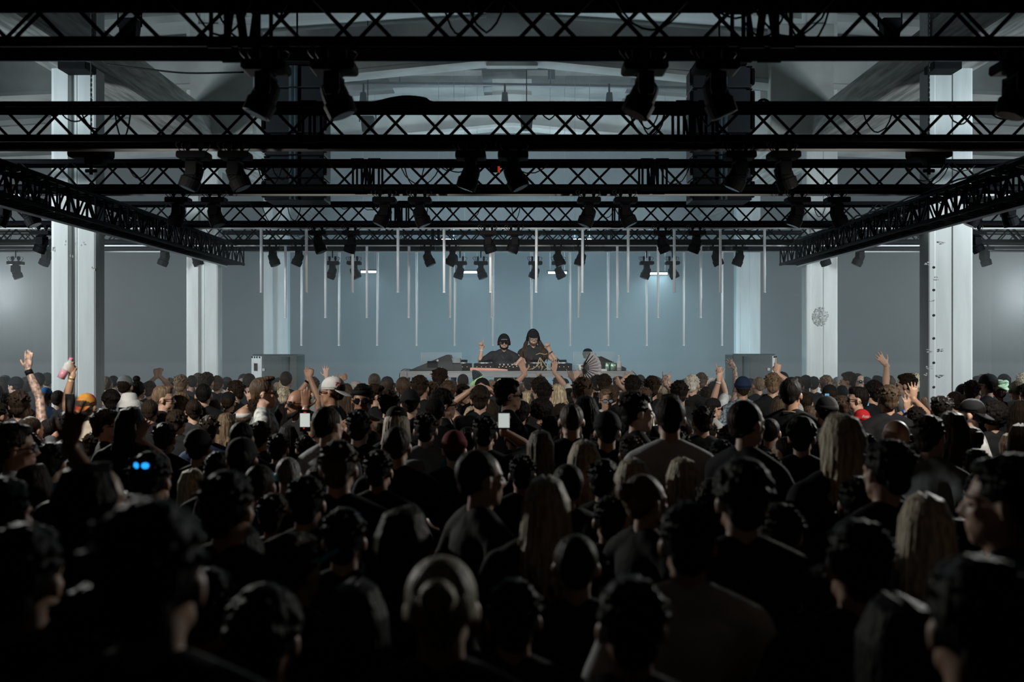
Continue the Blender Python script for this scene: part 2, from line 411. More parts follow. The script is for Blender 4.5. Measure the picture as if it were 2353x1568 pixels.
# cables bundled on trusses
for (pts, d, lab) in (([(735, 240), (850, 236), (900, 226), (935, 222), (975, 226), (1000, 236), (1110, 238)], 8.5, 'thick cable bundle lying in a hump on the second truss'),
                      ([(245, 148), (330, 158), (430, 168), (560, 166)], 12.1, 'sagging black cable from the left column to the left speaker array'),
                      ([(2135, 250), (2190, 238), (2250, 240), (2290, 250)], 8.6, 'curved black cable arching over the second truss near its right end'),
                      ([(1733, 248), (1745, 232), (1760, 230), (1775, 244)], 8.6, 'short black cable loop standing on the second truss')):
    P_ = [at(x, y, d) for x, y in pts]
    Q = []
    for i in range(len(P_) - 1):
        a = P_[max(i - 1, 0)]; b = P_[i]; c = P_[i + 1]; e = P_[min(i + 2, len(P_) - 1)]
        for k in range(6):
            t = k / 6; Q.append(0.5 * ((2 * b) + (-a + c) * t + (2 * a - 5 * b + 4 * c - e) * t * t + (-a + 3 * b - 3 * c + e) * t ** 3))
    Q.append(P_[-1])
    o = empty('stage_cable', Q[0], 0, lab, 'cable')
    m = MB().tube([q - Q[0] for q in Q], 0.011, 7)
    if 'hump' in lab:
        m.tube([q - Q[0] + V((0, 0.03, -0.015)) for q in Q], 0.022, 7)
        m.tube([q - Q[0] + V((0, 0.05, -0.03)) for q in Q], 0.02, 7)
    m.build('cable_jacket', M_CABLE, o, smooth=True)

# ------------------------------------------------------------------ moving head lamps
def moving_head():
    root = empty('moving_head_lamp', (0, 0, 0))
    for x in (-0.055, 0.055):
        m = MB().tube([(x, 0, 0.05), (x, 0, -0.03)], 0.016, 8); m.tube([(x - 0.018, 0, 0.035), (x + 0.018, 0, 0.035)], 0.036, 12)
        m.build('clamp', M_BLACK, root)
    poly = [(-0.13, -0.018), (-0.122, -0.006), (0.122, -0.006), (0.13, -0.018), (0.132, -0.055), (0.118, -0.068), (-0.118, -0.068), (-0.132, -0.055)]
    MB().prism([(a, b - 0.02) for a, b in poly][::-1], -0.09, 0.09, 'y').build('base_housing', M_BLACKP, root, bevel=0.006)
    y = MB()
    y.tube([(0, 0, -0.085), (0, 0, -0.105)], 0.06, 16)
    y.prism([(-0.045, -0.10), (0.045, -0.10), (0.048, -0.2), (0.04, -0.235), (-0.04, -0.235), (-0.048, -0.2)], -0.1, -0.075, 'y')
    y.prism([(-0.045, -0.10), (0.045, -0.10), (0.048, -0.2), (0.04, -0.235), (-0.04, -0.235), (-0.048, -0.2)], 0.075, 0.1, 'y')
    y.box((0, 0, -0.112), (0.088, 0.2, 0.02))
    y.build('yoke', M_BLACKP, root, bevel=0.004)
    h = MB()
    h.tube([(0, 0, 0.072), (0, 0, 0.05), (0, 0, 0.0), (0, 0, -0.05)], [(0.045, 0.045), (0.07, 0.066), (0.078, 0.07), (0.08, 0.07)], 20, ref=(1, 0, 0))
    h.tube([(0, 0, -0.045), (0, 0, -0.06), (0, 0, -0.145)], [(0.074, 0.066), (0.092, 0.078), (0.086, 0.078)], 20, ref=(1, 0, 0))
    for k in range(5): h.box((0, 0, 0.045 - k * 0.018), (0.10, 0.142, 0.005))
    hd = h.build('lamp_head', M_BLACKP, root, bevel=0.004)
    hd.location = (0, 0, -0.205)
    MB().tube([(0, 0, -0.143), (0, 0, -0.149)], 0.068, 20).build('lens', M_LENS, hd)
    for k, (x, w_) in enumerate(((-0.10, 0.05), (-0.07, 0.04), (0.08, 0.05))):
        c = MB().tube([(x + w_ * math.sin(a) * (1 if x > 0 else -1), 0.03 * k - 0.03, 0.06 - 0.085 * (i / 8) + 0.02 * math.sin(a)) for i, a in enumerate([PI * i / 8 for i in range(9)])], 0.005, 5)
        c.build('lamp_cable', M_CABLE, root)
    return root
proto = moving_head()
FX = {1: [612, 768, 1481, 1644, 2338], 2: [446, 541, 1082, 1179, 1699, 1800],
      3: [8, 68, 410, 493, 884, 965, 1353, 1437, 1832, 1923, 2240, 2316], 4: [97, 731, 808, 1122, 1183, 1521, 1600, 2241],
      5: [107, 379, 451, 627, 687, 983, 1040, 1282, 1336, 1646, 1699, 1893, 1976, 2262], 6: [36, 764, 814, 1057, 1105, 1230, 1284, 1486, 1545]}
TN = {1: 'nearest', 2: 'second', 3: 'third', 4: 'fourth', 5: 'fifth', 6: 'farthest'}
first = True
random.seed(21)
for k, xs in FX.items():
    d, H = TR[k]
    for i, px in enumerate(xs):
        o = proto if first else copy_tree(proto); first = False
        dd = d + 0.04 if k != 6 else d + 0.28
        drop = 0.055 if k < 5 else (0.03 if k == 5 else 0.17)
        o.location = (X(px, dd), dd, CZ + H - 0.025 - drop)
        tl = (i % 2 == 0)
        if k == 3 and i in (0,): tl = True
        if k == 2 and i == 4: tl = True
        if k == 5 and i in (0, 1): tl = True
        if k == 5 and i == 2: tl = False
        if k == 6: tl = (i % 2 == 1)
        if k == 1 and i == 4: tl = True
        for ch in o.children:
            if ch.name.startswith('lamp_head'):
                ch.rotation_euler = (random.uniform(-.12, .12), R(22) * (1 if tl else -1) + random.uniform(-.07, .07), 0)
        if k == 6:
            MB().tube([(0, 0, 0.04), (0, 0, 0.2)], 0.012, 6).build('hanging_rod', M_BLACK, o)
        o['label'] = 'black moving head lamp under the %s cross truss, %s, tilted %s' % (TN[k], from_left(i, len(xs)), 'left' if tl else 'right')
        o['category'] = 'stage light'; o['group'] = 'moving head lamps under the trusses'
# red tally lamp clipped on the third truss
o = empty('cable_clamp', at(1140, 390, 11.15), 0, 'small black clamp with a red cap on the second pair of lamps', 'clamp')
o['label'] = 'small black clamp with a red band between two moving heads'
MB().box((-0.02, 0, 0), (0.11, 0.05, 0.06)).build('clamp_body', M_BLACKP, o, bevel=0.01)
tag(MB().box((0.03, 0, 0.002), (0.025, 0.055, 0.062)).build('band', M_REDLED, o), 'red band')

# ------------------------------------------------------------------ hanging tubes
def tube_row(xs, d, yend, ztop, kind, r_):
    for i, px in enumerate(xs):
        x = X(px, d); zb = CZ - (yend - HY) * d / F
        o = empty('light_tube', (x, d, zb), 0, 'unlit pale %s tube hanging over the stage, %s of its length' % (kind, from_left(i, len(xs))), 'light tube', '%s hanging light tubes' % kind)
        ang = random.uniform(-0.004, 0.004); L = ztop - zb
        o.rotation_euler = (0, ang, 0)
        MB().tube([(0, 0, L - 0.06), (0, 0, L + 0.06)], 0.012, 8).build('hanging_clamp', M_BLACK, o)
        MB().tube([(0, 0, 0.012), (0, 0, L)], r_, 12).build('diffuser', M_TUBE, o, smooth=True)
        MB().tube([(0, 0, 0), (0, 0, 0.014)], r_ * 1.12, 12).build('end_fitting', M_FIT_HILITE, o)
        MB().tube([(r_ * 1.1, 0.01, L * 0.25), (r_ * 1.1, 0.01, L)], 0.004, 5).build('suspension_wire', M_STEEL, o)
random.seed(4)
tube_row([600, 704, 810, 914.5, 1020.5, 1127, 1232, 1338, 1443, 1549.5, 1655, 1757], 14.93, 673, CZ + 1.75, 'short', 0.019)
tube_row([656, 748, 843, 939, 1034, 1130, 1330, 1418.6, 1512, 1610], 17.08, 731, CZ + 1.70, 'medium', 0.019)
tube_row([692.6, 778.7, 867, 957.7, 1045, 1132.7, 1221, 1310, 1397.5, 1486, 1571, 1659], 18.58, 795, CZ + 1.74, 'long', 0.019)

# ------------------------------------------------------------------ lit bars far behind the stage
bars = [(847, 625, 34, 21.2), (1082, 626, 36, 21.2), (1281, 627, 42, 21.2), (1511, 629, 44, 21.2), (1025, 552, 44, 19.4), (1338, 552, 42, 19.4)]
bn = ['leftmost lit white light bar below the trusses', 'lit white light bar below the trusses, above the raised pointing hand', 'lit white light bar behind moving heads right of the DJs',
      'brightest lit white light bar with a cyan glow under it', 'lit bluish light bar seen through the trusses, left of centre', 'lit bluish light bar seen through the trusses, right of centre']
for i, (px, py, wpx, d) in enumerate(bars):
    p = at(px, py, d); w_ = wpx * d / F
    o = empty('light_bar', p, 0, bn[i], 'light bar', 'lit light bars behind the stage')
    MB().box((0, 0.03, 0.03), (w_ + 0.06, 0.06, 0.05)).build('housing', M_BLACKP, o)
    MB().tube([(-w_ / 2, -0.02, 0), (w_ / 2, -0.02, 0)], 0.02, 12).build('luminous_tube', M_LED, o, smooth=True)
    m = MB()
    for s in (-1, 1): m.tube([(s * w_ * 0.4, 0.03, 0.05), (s * w_ * 0.4, 0.03, roofz(p.x) - p.z + 0.002)], 0.004, 5)
    m.build('suspension_wire', M_STEEL, o)
    pw = [22, 24, 24, 95, 12, 12][i]
    area('light_bar_glow', (p.x, p.y - 0.03, p.z - 0.045), (p.x, p.y - 0.2, p.z - 2), pw, (0.55, 0.88, 1.0), w_, 0.04)

# ------------------------------------------------------------------ flown speaker arrays
def line_array(px0, px1, label):
    d = 13.4; x = (X(px0, d) + X(px1, d)) / 2; w_ = X(px1, d) - X(px0, d)
    ztop = CZ - (150 - HY) * d / F; zbot = CZ - (461 - HY) * d / F
    n = 6; h = (ztop - zbot) / n
    root = empty('speaker_array', (x, d, zbot), 0, label, 'loudspeaker', 'flown speaker arrays')
    for i in range(n):
        zc = (i + 0.5) * h
        e = empty('speaker_cabinet', (0, 0, zc)); e.parent = root
        m = MB().box((0, 0.25, 0), (w_ * 0.95, 0.5, h - 0.012)); c = m.build('cabinet_shell', M_CABINET, root, bevel=0.012); c.location = (0, 0, zc); bpy.data.objects.remove(e)
        g = MB()
        for q in (-1, 1):
            g.tube([(q * w_ * 0.035, -0.02, -h * 0.46), (q * w_ * 0.035, -0.02, h * 0.46)], (0.035, 0.02), 8, ref=(1, 0, 0))
        g.build('waveguide', mat('satin_waveguide', (0.10, 0.14, 0.16), 0.25, 0.3, 0.2, 6), c)
        s_ = MB()
        for q in (-1, 1):
            s_.box((q * w_ * 0.49, 0.02, 0), (0.03, 0.08, h * 0.7)); s_.tube([(q * w_ * 0.505, 0, -h * 0.3), (q * w_ * 0.505, 0, h * 0.3)], 0.012, 6)
            s_.box((q * w_ * 0.44, -0.01, h * 0.42), (0.05, 0.03, 0.02))
        s_.build('rigging_plate', M_BLACK, c)
    t = MB().box((0, 0.2, n * h + 0.05), (w_ * 0.8, 0.35, 0.06)).tube([(-0.1, 0.2, n * h + 0.05), (0, 0.2, n * h + 0.3), (0.1, 0.2, n * h + 0.05)], 0.015, 6)
    t.tube([(0, 0.2, n * h + 0.28), (0, 0.2, roofz(x) - zbot)], 0.012, 6)
    t.build('fly_frame', M_BLACK, root)
line_array(603, 748, 'tall black speaker array hanging above the left side of the booth')
line_array(1588, 1732, 'tall black speaker array hanging above the right side of the booth')

# ------------------------------------------------------------------ lamps and fittings near the roof
def roof_flood(px, py, d, label):
    p = at(px, py, d); o = empty('flood_lamp', p, 0, label, 'flood lamp', 'dark lamps hanging near the roof')
    MB().box((0, 0, -0.05), (0.26, 0.22, 0.30), taper=0.8).build('housing', M_BLACKP, o, bevel=0.02)
    MB().tube([(-0.16, 0, 0), (-0.16, 0, 0.22), (0.16, 0, 0.22), (0.16, 0, 0)], 0.012, 6).build('bracket', M_BLACK, o)
    MB().box((0, -0.005, -0.205), (0.19, 0.16, 0.012)).build('lens', M_LENS, o)
    MB().tube([(0, 0, 0.2), (0, 0, roofz(p.x) - p.z)], 0.01, 6).build('hanging_rod', M_BLACK, o)
roof_flood(298, 62, 13.6, 'dark flood lamp seen through the nearest truss near the left column')
roof_flood(2045, 62, 13.6, 'dark flood lamp seen through the nearest truss near the right column')
roof_flood(1210, 275, 19.5, 'angled dark lamp seen through the middle of the second truss')
roof_flood(845, 280, 19.5, 'dark lamp seen through the second truss beside the left speaker array')
for px, d, lb in ((165, 12.0, 'left'), (2178, 12.0, 'right')):
    p = at(px, 146, d); o = empty('column_lamp', p, 0, 'small dark box lamp fixed high on the %s front column' % lb, 'lamp')
    MB().box((0, 0.14, 0), (0.34, 0.3, 0.13)).build('housing', M_BLACKP, o, bevel=0.01)
    MB().tube([(-0.15, 0.1, 0.06), (-0.15, 0.28, 0.14), (0.15, 0.28, 0.14), (0.15, 0.1, 0.06)], 0.012, 6).build('bracket', M_BLACK, o)
p = at(1197, 148, 22.0); o = empty('pendant_lamp', (p.x, p.y, p.z), 0, 'white cylinder pendant lamp just under the nearest truss, centre', 'lamp')
MB().tube([(0, 0, -0.05), (0, 0, 0), (0, 0, 0.3)], [0.11, 0.135, 0.12], 20).build('lamp_shade', M_WHITE, o, smooth=True)
MB().tube([(0, 0, 0.3), (0, 0, RZ1 - p.z)], 0.01, 6).build('pendant_cord', M_CABLE, o)
p = at(1267, 168, 21.5); o = empty('wall_speaker', p, 0, 'small dark box speaker hanging near the roof panel', 'loudspeaker')
MB().box((0, 0, 0), (0.15, 0.2, 0.32)).build('housing', M_CABINET, o, bevel=0.01); MB().tube([(0, 0, 0.15), (0, 0, RZ1 - p.z - 0.1)], 0.01, 6).build('bracket', M_BLACK, o)
p0 = at(770, 190, 20.5); p1 = at(1760, 205, 20.5); pm = at(1265, 196, 20.5)
o = empty('lighting_pipe', pm, 0, 'long grey lighting pipe across the hall just above the second truss', 'pipe')
m = MB().tube([p0 - pm, V((0, 0, 0)), p1 - pm], 0.035, 10)
for q in (0.15, 0.5, 0.85):
    c = (p0 - pm).lerp(p1 - pm, q); m.tube([c, c + V((0, 0, RZ1 - pm.z - 0.3))], 0.012, 6)
m.build('pipe_run', mat('grey_pipe', (0.12, 0.13, 0.14), 0.5, 0.4, 0.2, 8), o, smooth=True)
for px, lb in ((835, 'left end'), (1160, 'middle'), (1400, 'right part')):
    p = at(px, 202, 20.45); o = empty('pipe_lamp', p, 0, 'small dark lamp clamped under the %s of the grey lighting pipe' % lb, 'lamp', 'small lamps on the grey lighting pipe')
    MB().box((0, 0, -0.2), (0.11, 0.14, 0.2), taper=1.3).build('housing', M_BLACKP, o, bevel=0.015)
    MB().tube([(0, 0.03, 0.09), (0, 0, -0.12)], 0.02, 8).build('clamp', M_BLACK, o)

# ------------------------------------------------------------------ stage, booth and ground speakers
RZS = 0.60
YB = 15.25     # front of the booth table
o = MB().box((0.1, 17.0, RZS / 2), (5.6, 3.2, RZS)).build('stage_riser', mat('stage_carpet', (0.03, 0.035, 0.04), 0.9, 0, 0.3, 30), None)
tag(o, 'low dark stage platform behind the crowd under the booth', 'stage')
tz = CZ - (853 - HY) * YB / F
x0, x1 = X(919, YB), X(1452, YB)
o = empty('booth_table', ((x0 + x1) / 2, YB + 0.45, RZS), 0, 'long grey metal-edged table carrying the DJ equipment', 'table')
hw = (x1 - x0) / 2
zt = tz - RZS
MB().box((0, 0, zt - 0.02), (hw * 2 - 0.03, 0.87, 0.03)).build('table_top', mat('black_deck_board', (0.03, 0.035, 0.04), 0.6, 0, 0.3, 12), o)
m = MB()
m.box((0, -0.45, zt - 0.012), (hw * 2, 0.03, 0.024)).box((0, -0.445, zt - 0.055), (hw * 2, 0.02, 0.06)).box((0, -0.455, zt - 0.09), (hw * 2, 0.03, 0.015))
m.box((0, 0.45, zt - 0.05), (hw * 2, 0.03, 0.09)).box((-hw, 0, zt - 0.05), (0.03, 0.9, 0.09)).box((hw, 0, zt - 0.05), (0.03, 0.9, 0.09))
for q in (-1, 1): m.box((q * (hw - 0.09), -0.47, zt - 0.055), (0.03, 0.012, 0.11))
m.build('edge_rail', M_ALU, o)
for q in (-0.97, -0.55, 0.0, 0.55, 0.97):
    for yy in (-0.36, 0.36):
        MB().tube([(q * hw, yy, -0.0), (q * hw, yy, zt - 0.04)], 0.024, 10).build('leg', M_STEEL, o, smooth=True)
MB().tube([(-hw * .97, -0.36, 0.45), (-hw * 0.55, -0.36, 0.45)], 0.018, 8).tube([(hw * .55, -0.36, 0.45), (hw * 0.97, -0.36, 0.45)], 0.018, 8).build('brace', M_STEEL, o)
def tabled(name, px, dy, label, cat, group=None): # thing standing on the table
    d = YB + dy
    return empty(name, (X(px, d), d, tz), 0, label, cat, group)
# mixer in the middle
o = tabled('dj_mixer', 1172, 0.42, 'black DJ mixer between the players, in front of the man pointing up', 'mixer')
MB().box((0, 0, 0.04), (0.40, 0.36, 0.08)).build('housing', M_BLACKP, o, bevel=0.008)
m = MB()
for i in range(6):
    for j in range(3): m.tube([(-0.16 + i * 0.064, -0.1 + j * 0.09, 0.08), (-0.16 + i * 0.064, -0.1 + j * 0.09, 0.10)], 0.010, 8)
m.build('control_knob', M_STEEL, o)
m = MB()
for i in range(7): m.box((-0.17 + i * 0.055, -0.182, 0.055 + 0.012 * (i % 2)), (0.014, 0.004, 0.006))
m.build('indicator', M_DOT, o)
# media players
def player(px, dy, label):
    o = tabled('media_player', px, dy, label, 'media player', 'media players on the booth')
    MB().box((0, 0, 0.055), (0.32, 0.40, 0.11)).build('housing', M_BLACKP, o, bevel=0.008)
    MB().tube([(0, -0.04, 0.11), (0, -0.04, 0.125)], 0.1, 24).build('jog_wheel', M_STEEL, o)
    MB().box((0, 0.14, 0.135), (0.18, 0.09, 0.02), Euler((R(25), 0, 0)).to_matrix()).build('display', M_LENS, o)
    m = MB()
    for i in range(4): m.box((-0.11 + i * 0.07, -0.202, 0.06), (0.010, 0.004, 0.005))
    m.build('indicator', M_DOT, o)
player(1060, 0.40, 'black media player on the booth beside the grey silver box')
player(1113, 0.42, 'black media player behind the warm glowing panel')
player(1232, 0.42, 'black media player in front of the long-haired DJ')
player(1290, 0.42, 'black media player between the long-haired DJ and the folding fan')
# warm glowing panel
o = tabled('glowing_panel', 1122, 0.12, 'low salmon-coloured glowing panel on the front edge of the booth', 'panel')
MB().prism([(-0.28, 0.0), (0.30, 0.0), (0.30, 0.02), (0.1, 0.04), (-0.28, 0.05)], -0.04, 0.05, 'y').build('luminous_face', M_ORANGE, o, bevel=0.006)
# silver box stack
o = tabled('amplifier_box', 1043, 0.30, 'grey rectangular rack box on the left part of the booth', 'equipment')
MB().box((0, 0, 0.155), (0.21, 0.3, 0.075)).build('housing', mat('grey_metal_case', (0.22, 0.25, 0.27), 0.5, 0.4, 0.15, 10), o, bevel=0.004)
MB().box((-0.0, 0, 0.055), (0.27, 0.34, 0.11)).build('lower_case', M_CABINET, o, bevel=0.004)
# wedge monitors
def wedge(px, dy, s, label):
    o = tabled('monitor_wedge', px, dy, label, 'loudspeaker')
    MB().prism([(-0.36, 0), (0.36, 0), (0.30 * s, 0.24), (0.24 * s, 0.25)] if s > 0 else [(-0.36, 0), (0.36, 0), (0.30 * s + 0.0, 0.25), (0.36 * s, 0.02)][0:3], -0.18, 0.2, 'y').build('cabinet', M_CABINET, o, bevel=0.01)
    MB().box((0.02 * s, -0.185, 0.1), (0.16, 0.012, 0.1)).build('grille', M_BLACKP, o)
    MB().tube([(0.1 * s, -0.2, 0.16), (0.1 * s, -0.185, 0.16)], 0.018, 10).build('badge', M_STEEL, o)
wedge(993, 0.30, 1, 'dark sloping monitor wedge at the left end of the booth')
o = tabled('monitor_wedge', 1392, 0.36, 'dark sloping monitor wedge behind the green cans', 'loudspeaker')
MB().prism([(-0.26, 0), (0.30, 0), (0.30, 0.03), (-0.10, 0.22), (-0.22, 0.19)], -0.18, 0.2, 'y').build('cabinet', M_CABINET, o, bevel=0.01)
MB().tube([(-0.10, -0.185, 0.225), (0.30, -0.185, 0.035)], 0.006, 6).build('steel_edge', M_STEEL, o)
# acrylic shields
for xa, xb, ya, lb in ((968, 1060, 813, 'left'), (1318, 1410, 811, 'right')):
    d = YB + 0.72; o = empty('clear_shield', (X((xa + xb) / 2, d), d, tz), 0, 'clear upright acrylic shield on the %s side of the booth' % lb, 'shield', 'acrylic shields on the booth')
    w_ = X(xb, d) - X(xa, d); h = (853 - ya) * d / F
    MB().box((0, 0, h / 2), (w_, 0.008, h)).build('acrylic_sheet', M_ACRYL, o)
    m = MB(); m.box((-w_ / 2, 0, h / 2), (0.008, 0.012, h)).box((w_ / 2, 0, h / 2), (0.008, 0.012, h)); m.build('edge', mat('polished_edge', (0.5, 0.62, 0.66), 0.2, 0, 0.1, 5), o)
# drinks
def can(px, dy, label):
    o = tabled('drink_can', px, dy, label, 'can', 'green drink cans at the end of the booth')
    MB().tube([(0, 0, 0), (0, 0, 0.01), (0, 0, 0.11), (0, 0, 0.122)], [0.026, 0.033, 0.033, 0.027], 18).build('can_wall', M_GREENCAN, o, smooth=True)
    MB().tube([(0, 0, 0.120), (0, 0, 0.125)], 0.027, 18).build('can_lid', M_STEEL, o)
can(1395, 0.10, 'green drink can, leftmost of the cans by the clear bottle')
can(1401, 0.20, 'green drink can second from the left, set slightly back')
can(1407, 0.10, 'green drink can second from the clear bottle')
can(1412, 0.18, 'green drink can nearest the clear bottle')
o = tabled('glass_bottle', 1422.5, 0.12, 'tall clear glass bottle near the right end of the booth', 'bottle')
MB().tube([(0, 0, 0), (0, 0, 0.015), (0, 0, 0.15), (0, 0, 0.175), (0, 0, 0.19), (0, 0, 0.235)], [0.034, 0.038, 0.037, 0.022, 0.014, 0.014], 20).build('bottle_glass', M_GLASS, o, smooth=True)
MB().tube([(0, 0, 0.225), (0, 0, 0.245)], 0.017, 16).build('bottle_top', M_WHITEP, o)
MB().tube([(0, 0, 0.05), (0, 0, 0.12)], 0.0385, 20, cap=False).build('bottle_label', M_WHITEP, o)
o = tabled('plastic_cup', 1374, 0.2, 'red plastic cup standing behind the folding fan', 'cup')
MB().tube([(0, 0, 0), (0, 0, 0.12)], [0.030, 0.042], 18).build('cup_wall', M_REDP, o, smooth=True); MB().tube([(0, 0, 0.115), (0, 0, 0.123)], 0.044, 18).build('cup_rim', M_WHITEP, o)
o = tabled('paper_pad', 1385, 0.06, 'white paper pad lying by the green cans', 'paper')
MB().box((0, 0, 0.015), (0.12, 0.1, 0.03)).build('paper_sheet', M_WHITEP, o)
o = tabled('white_cup', 1334, 0.3, 'small white cup beside the hand holding the fan', 'cup')
MB().tube([(0, 0, 0), (0, 0, 0.09)], [0.028, 0.036], 16).build('cup_wall', M_WHITEP, o, smooth=True); MB().tube([(-0.06, 0, 0.09), (0.05, 0, 0.09)], 0.006, 6).build('lid_edge', M_WHITEP, o)
o = tabled('white_candle', 1015, 0.08, 'short white cylinder standing on the left part of the booth', 'canister')
MB().tube([(0, 0, 0), (0, 0, 0.05)], 0.012, 12).build('canister_wall', M_WHITEP, o); MB().tube([(0, 0, 0.05), (0, 0, 0.055)], 0.010, 12).build('canister_lid', M_STEEL, o)
# cords over the booth edge
o = tabled('gold_cord', 1240, 0.1, 'tangle of golden cords draped over the booth in front of the long-haired DJ', 'cord')
m = MB(); random.seed(9)
for pts in ([(1222, 850), (1232, 843), (1240, 822), (1244, 835), (1238, 848)], [(1241, 822), (1250, 835), (1258, 845), (1250, 852)], [(1240, 822), (1236, 840), (1228, 846), (1215, 850)],
            [(1231, 816), (1240, 812), (1252, 815), (1258, 813)], [(1241, 823), (1246, 846), (1243, 852)]):
    P_ = [at(x, y, YB + 0.2) - o.location for x, y in pts]
    m.tube(P_, 0.007, 6)
m.build('cord_strand', M_GOLD, o, smooth=True)
o = empty('booth_cable', at(918, 872, YB), 0, 'thin dark cable curving off the left end of the booth table', 'cable')
MB().tube([at(x, y, YB) - o.location for x, y in ((917.5, 880), (918, 862), (921, 853), (929, 848.5), (940, 849), (958, 851.5))], 0.006, 6).build('cable_jacket', M_CABLE, o, smooth=True)
o = empty('booth_cable', at(1470, 860, YB), 0, 'thin dark cable hanging off the right end of the booth table', 'cable')
MB().tube([at(x, y, YB) - o.location for x, y in ((1452, 852), (1460, 860), (1465, 868), (1464, 880), (1468, 892))], 0.006, 6).build('cable_jacket', M_CABLE, o, smooth=True)
# ground speakers
def ground_speaker(xf0, xf1, side_px, ytop, label, s):
    d = 17.0; x0 = X(xf0, d); x1 = X(xf1, d); h = CZ - (ytop - HY) * d / F
    o = empty('ground_speaker', ((x0 + x1) / 2, d, 0), 0, label, 'loudspeaker')
    a, b = -(x1 - x0) / 2, (x1 - x0) / 2
    sx = X(side_px, d) - (x0 + x1) / 2
    if s > 0:   # side panel on the left
        poly = [(a, 0), (b, 0.0), (b, 0.6), (sx, 0.36)]
    else:
        poly = [(a, 0), (b, 0), (sx, 0.36), (a, 0.6)]
    MB().prism(poly, 0, h, 'z').build('cabinet', mat('grey_cabinet', (0.07, 0.085, 0.085), 0.6, 0, 0.2, 30, 0.1), o, bevel=0.02)
    t = V((a, 0, 0)) if s > 0 else V((b, 0, 0)); e = V((sx, 0.36, 0)); dr = (e - t); L = dr.length; ang = math.atan2(dr.y, dr.x)
    rm = Matrix.Rotation(ang, 3, 'Z'); nrm = rm @ V((0, 1, 0)) * (1 if s > 0 else -1)
    pl = MB().box(t.lerp(e, 0.5) + nrm * 0.006 + V((0, 0, h - 0.42)), (L * 0.94, 0.02, 0.78), rm)
    pn = pl.build('side_panel', mat('pale_side_panel', (0.72, 0.75, 0.75), 0.6, 0, 0.15, 10), o, bevel=0.01)
    m = MB()
    for q in (0.42, 0.60): m.box(t.lerp(e, q) + nrm * 0.02 + V((0, 0, h - 0.22)), (0.05, 0.02, 0.13), rm)
    m.build('handle_slot', M_HOLE, pn)
    m = MB()
    for q in (0.15, 0.4, 0.62, 0.85):
        m.box(t.lerp(e, q) + nrm * 0.02 + V((0, 0, h - 0.05)), (0.03, 0.02, 0.03), rm); m.box(t.lerp(e, q) + nrm * 0.02 + V((0, 0, h - 0.42)), (0.03, 0.02, 0.03), rm)
    m.build('corner_bolt', M_HOLE, pn)
    MB().box(((a + b) / 2 + 0.28 * -s, -0.008, h - 0.26), (0.045, 0.012, 0.045)).build('badge', M_STEEL, o)
    MB().tube([(0.1 * s, -0.01, 0.05), (0.1 * s, -0.01, h - 0.04)], (0.06, 0.02), 8, ref=(1, 0, 0)).build('waveguide', mat('satin_waveguide2', (0.12, 0.15, 0.16), 0.35, 0.2, 0.2, 6), o, smooth=True)
ground_speaker(603, 684, 566, 815, 'large dark ground speaker with a pale side panel, beside the booth on the left', 1)
ground_speaker(1683, 1774, 1795, 814, 'large dark ground speaker right of the booth, behind the tattooed arm', -1)
# ------------------------------------------------------------------ people: shared shapes
_tmp = []
def remeshed(name, mb, voxel, smooth=2, disp=None):
    me = bpy.data.meshes.new(name + '_src'); me.from_pydata([tuple(v) for v in mb.v], [], mb.f); me.update()
    o = bpy.data.objects.new(name + '_src', me); COL.objects.link(o)
    md = o.modifiers.new('r', 'REMESH'); md.mode = 'VOXEL'; md.voxel_size = voxel; md.use_smooth_shade = True
    if smooth:
        sm = o.modifiers.new('s', 'SMOOTH'); sm.iterations = smooth; sm.factor = 0.5
    dg = bpy.context.evaluated_depsgraph_get()
    ev = o.evaluated_get(dg)
    out = bpy.data.meshes.new_from_object(ev, depsgraph=dg); out.name = name
    bpy.data.objects.remove(o); bpy.data.meshes.remove(me)
    for p in out.polygons: p.use_smooth = True
    return out
def solve_arm(side, wrist, pole=None, lift=0.0):
    S = V((0.185 * side, -0.01, 1.405 + lift)); L1, L2 = 0.285, 0.265
    w_ = V(wrist); d = w_ - S; L = d.length
    mx = L1 + L2 - 0.006
    if L > mx: w_ = S + d * (mx / L); L = mx
    u = (w_ - S).normalized()
    a = (L1 * L1 - L2 * L2 + L * L) / (2 * L); h = math.sqrt(max(0, L1 * L1 - a * a))
    pole = V(pole) if pole is not None else V((side * 1.0, 0.25, -0.35))
    p = (pole - u * pole.dot(u))
    if p.length < 1e-4: p = V((side, 0, 0))
    E = S + u * a + p.normalized() * h
    return S, E, w_
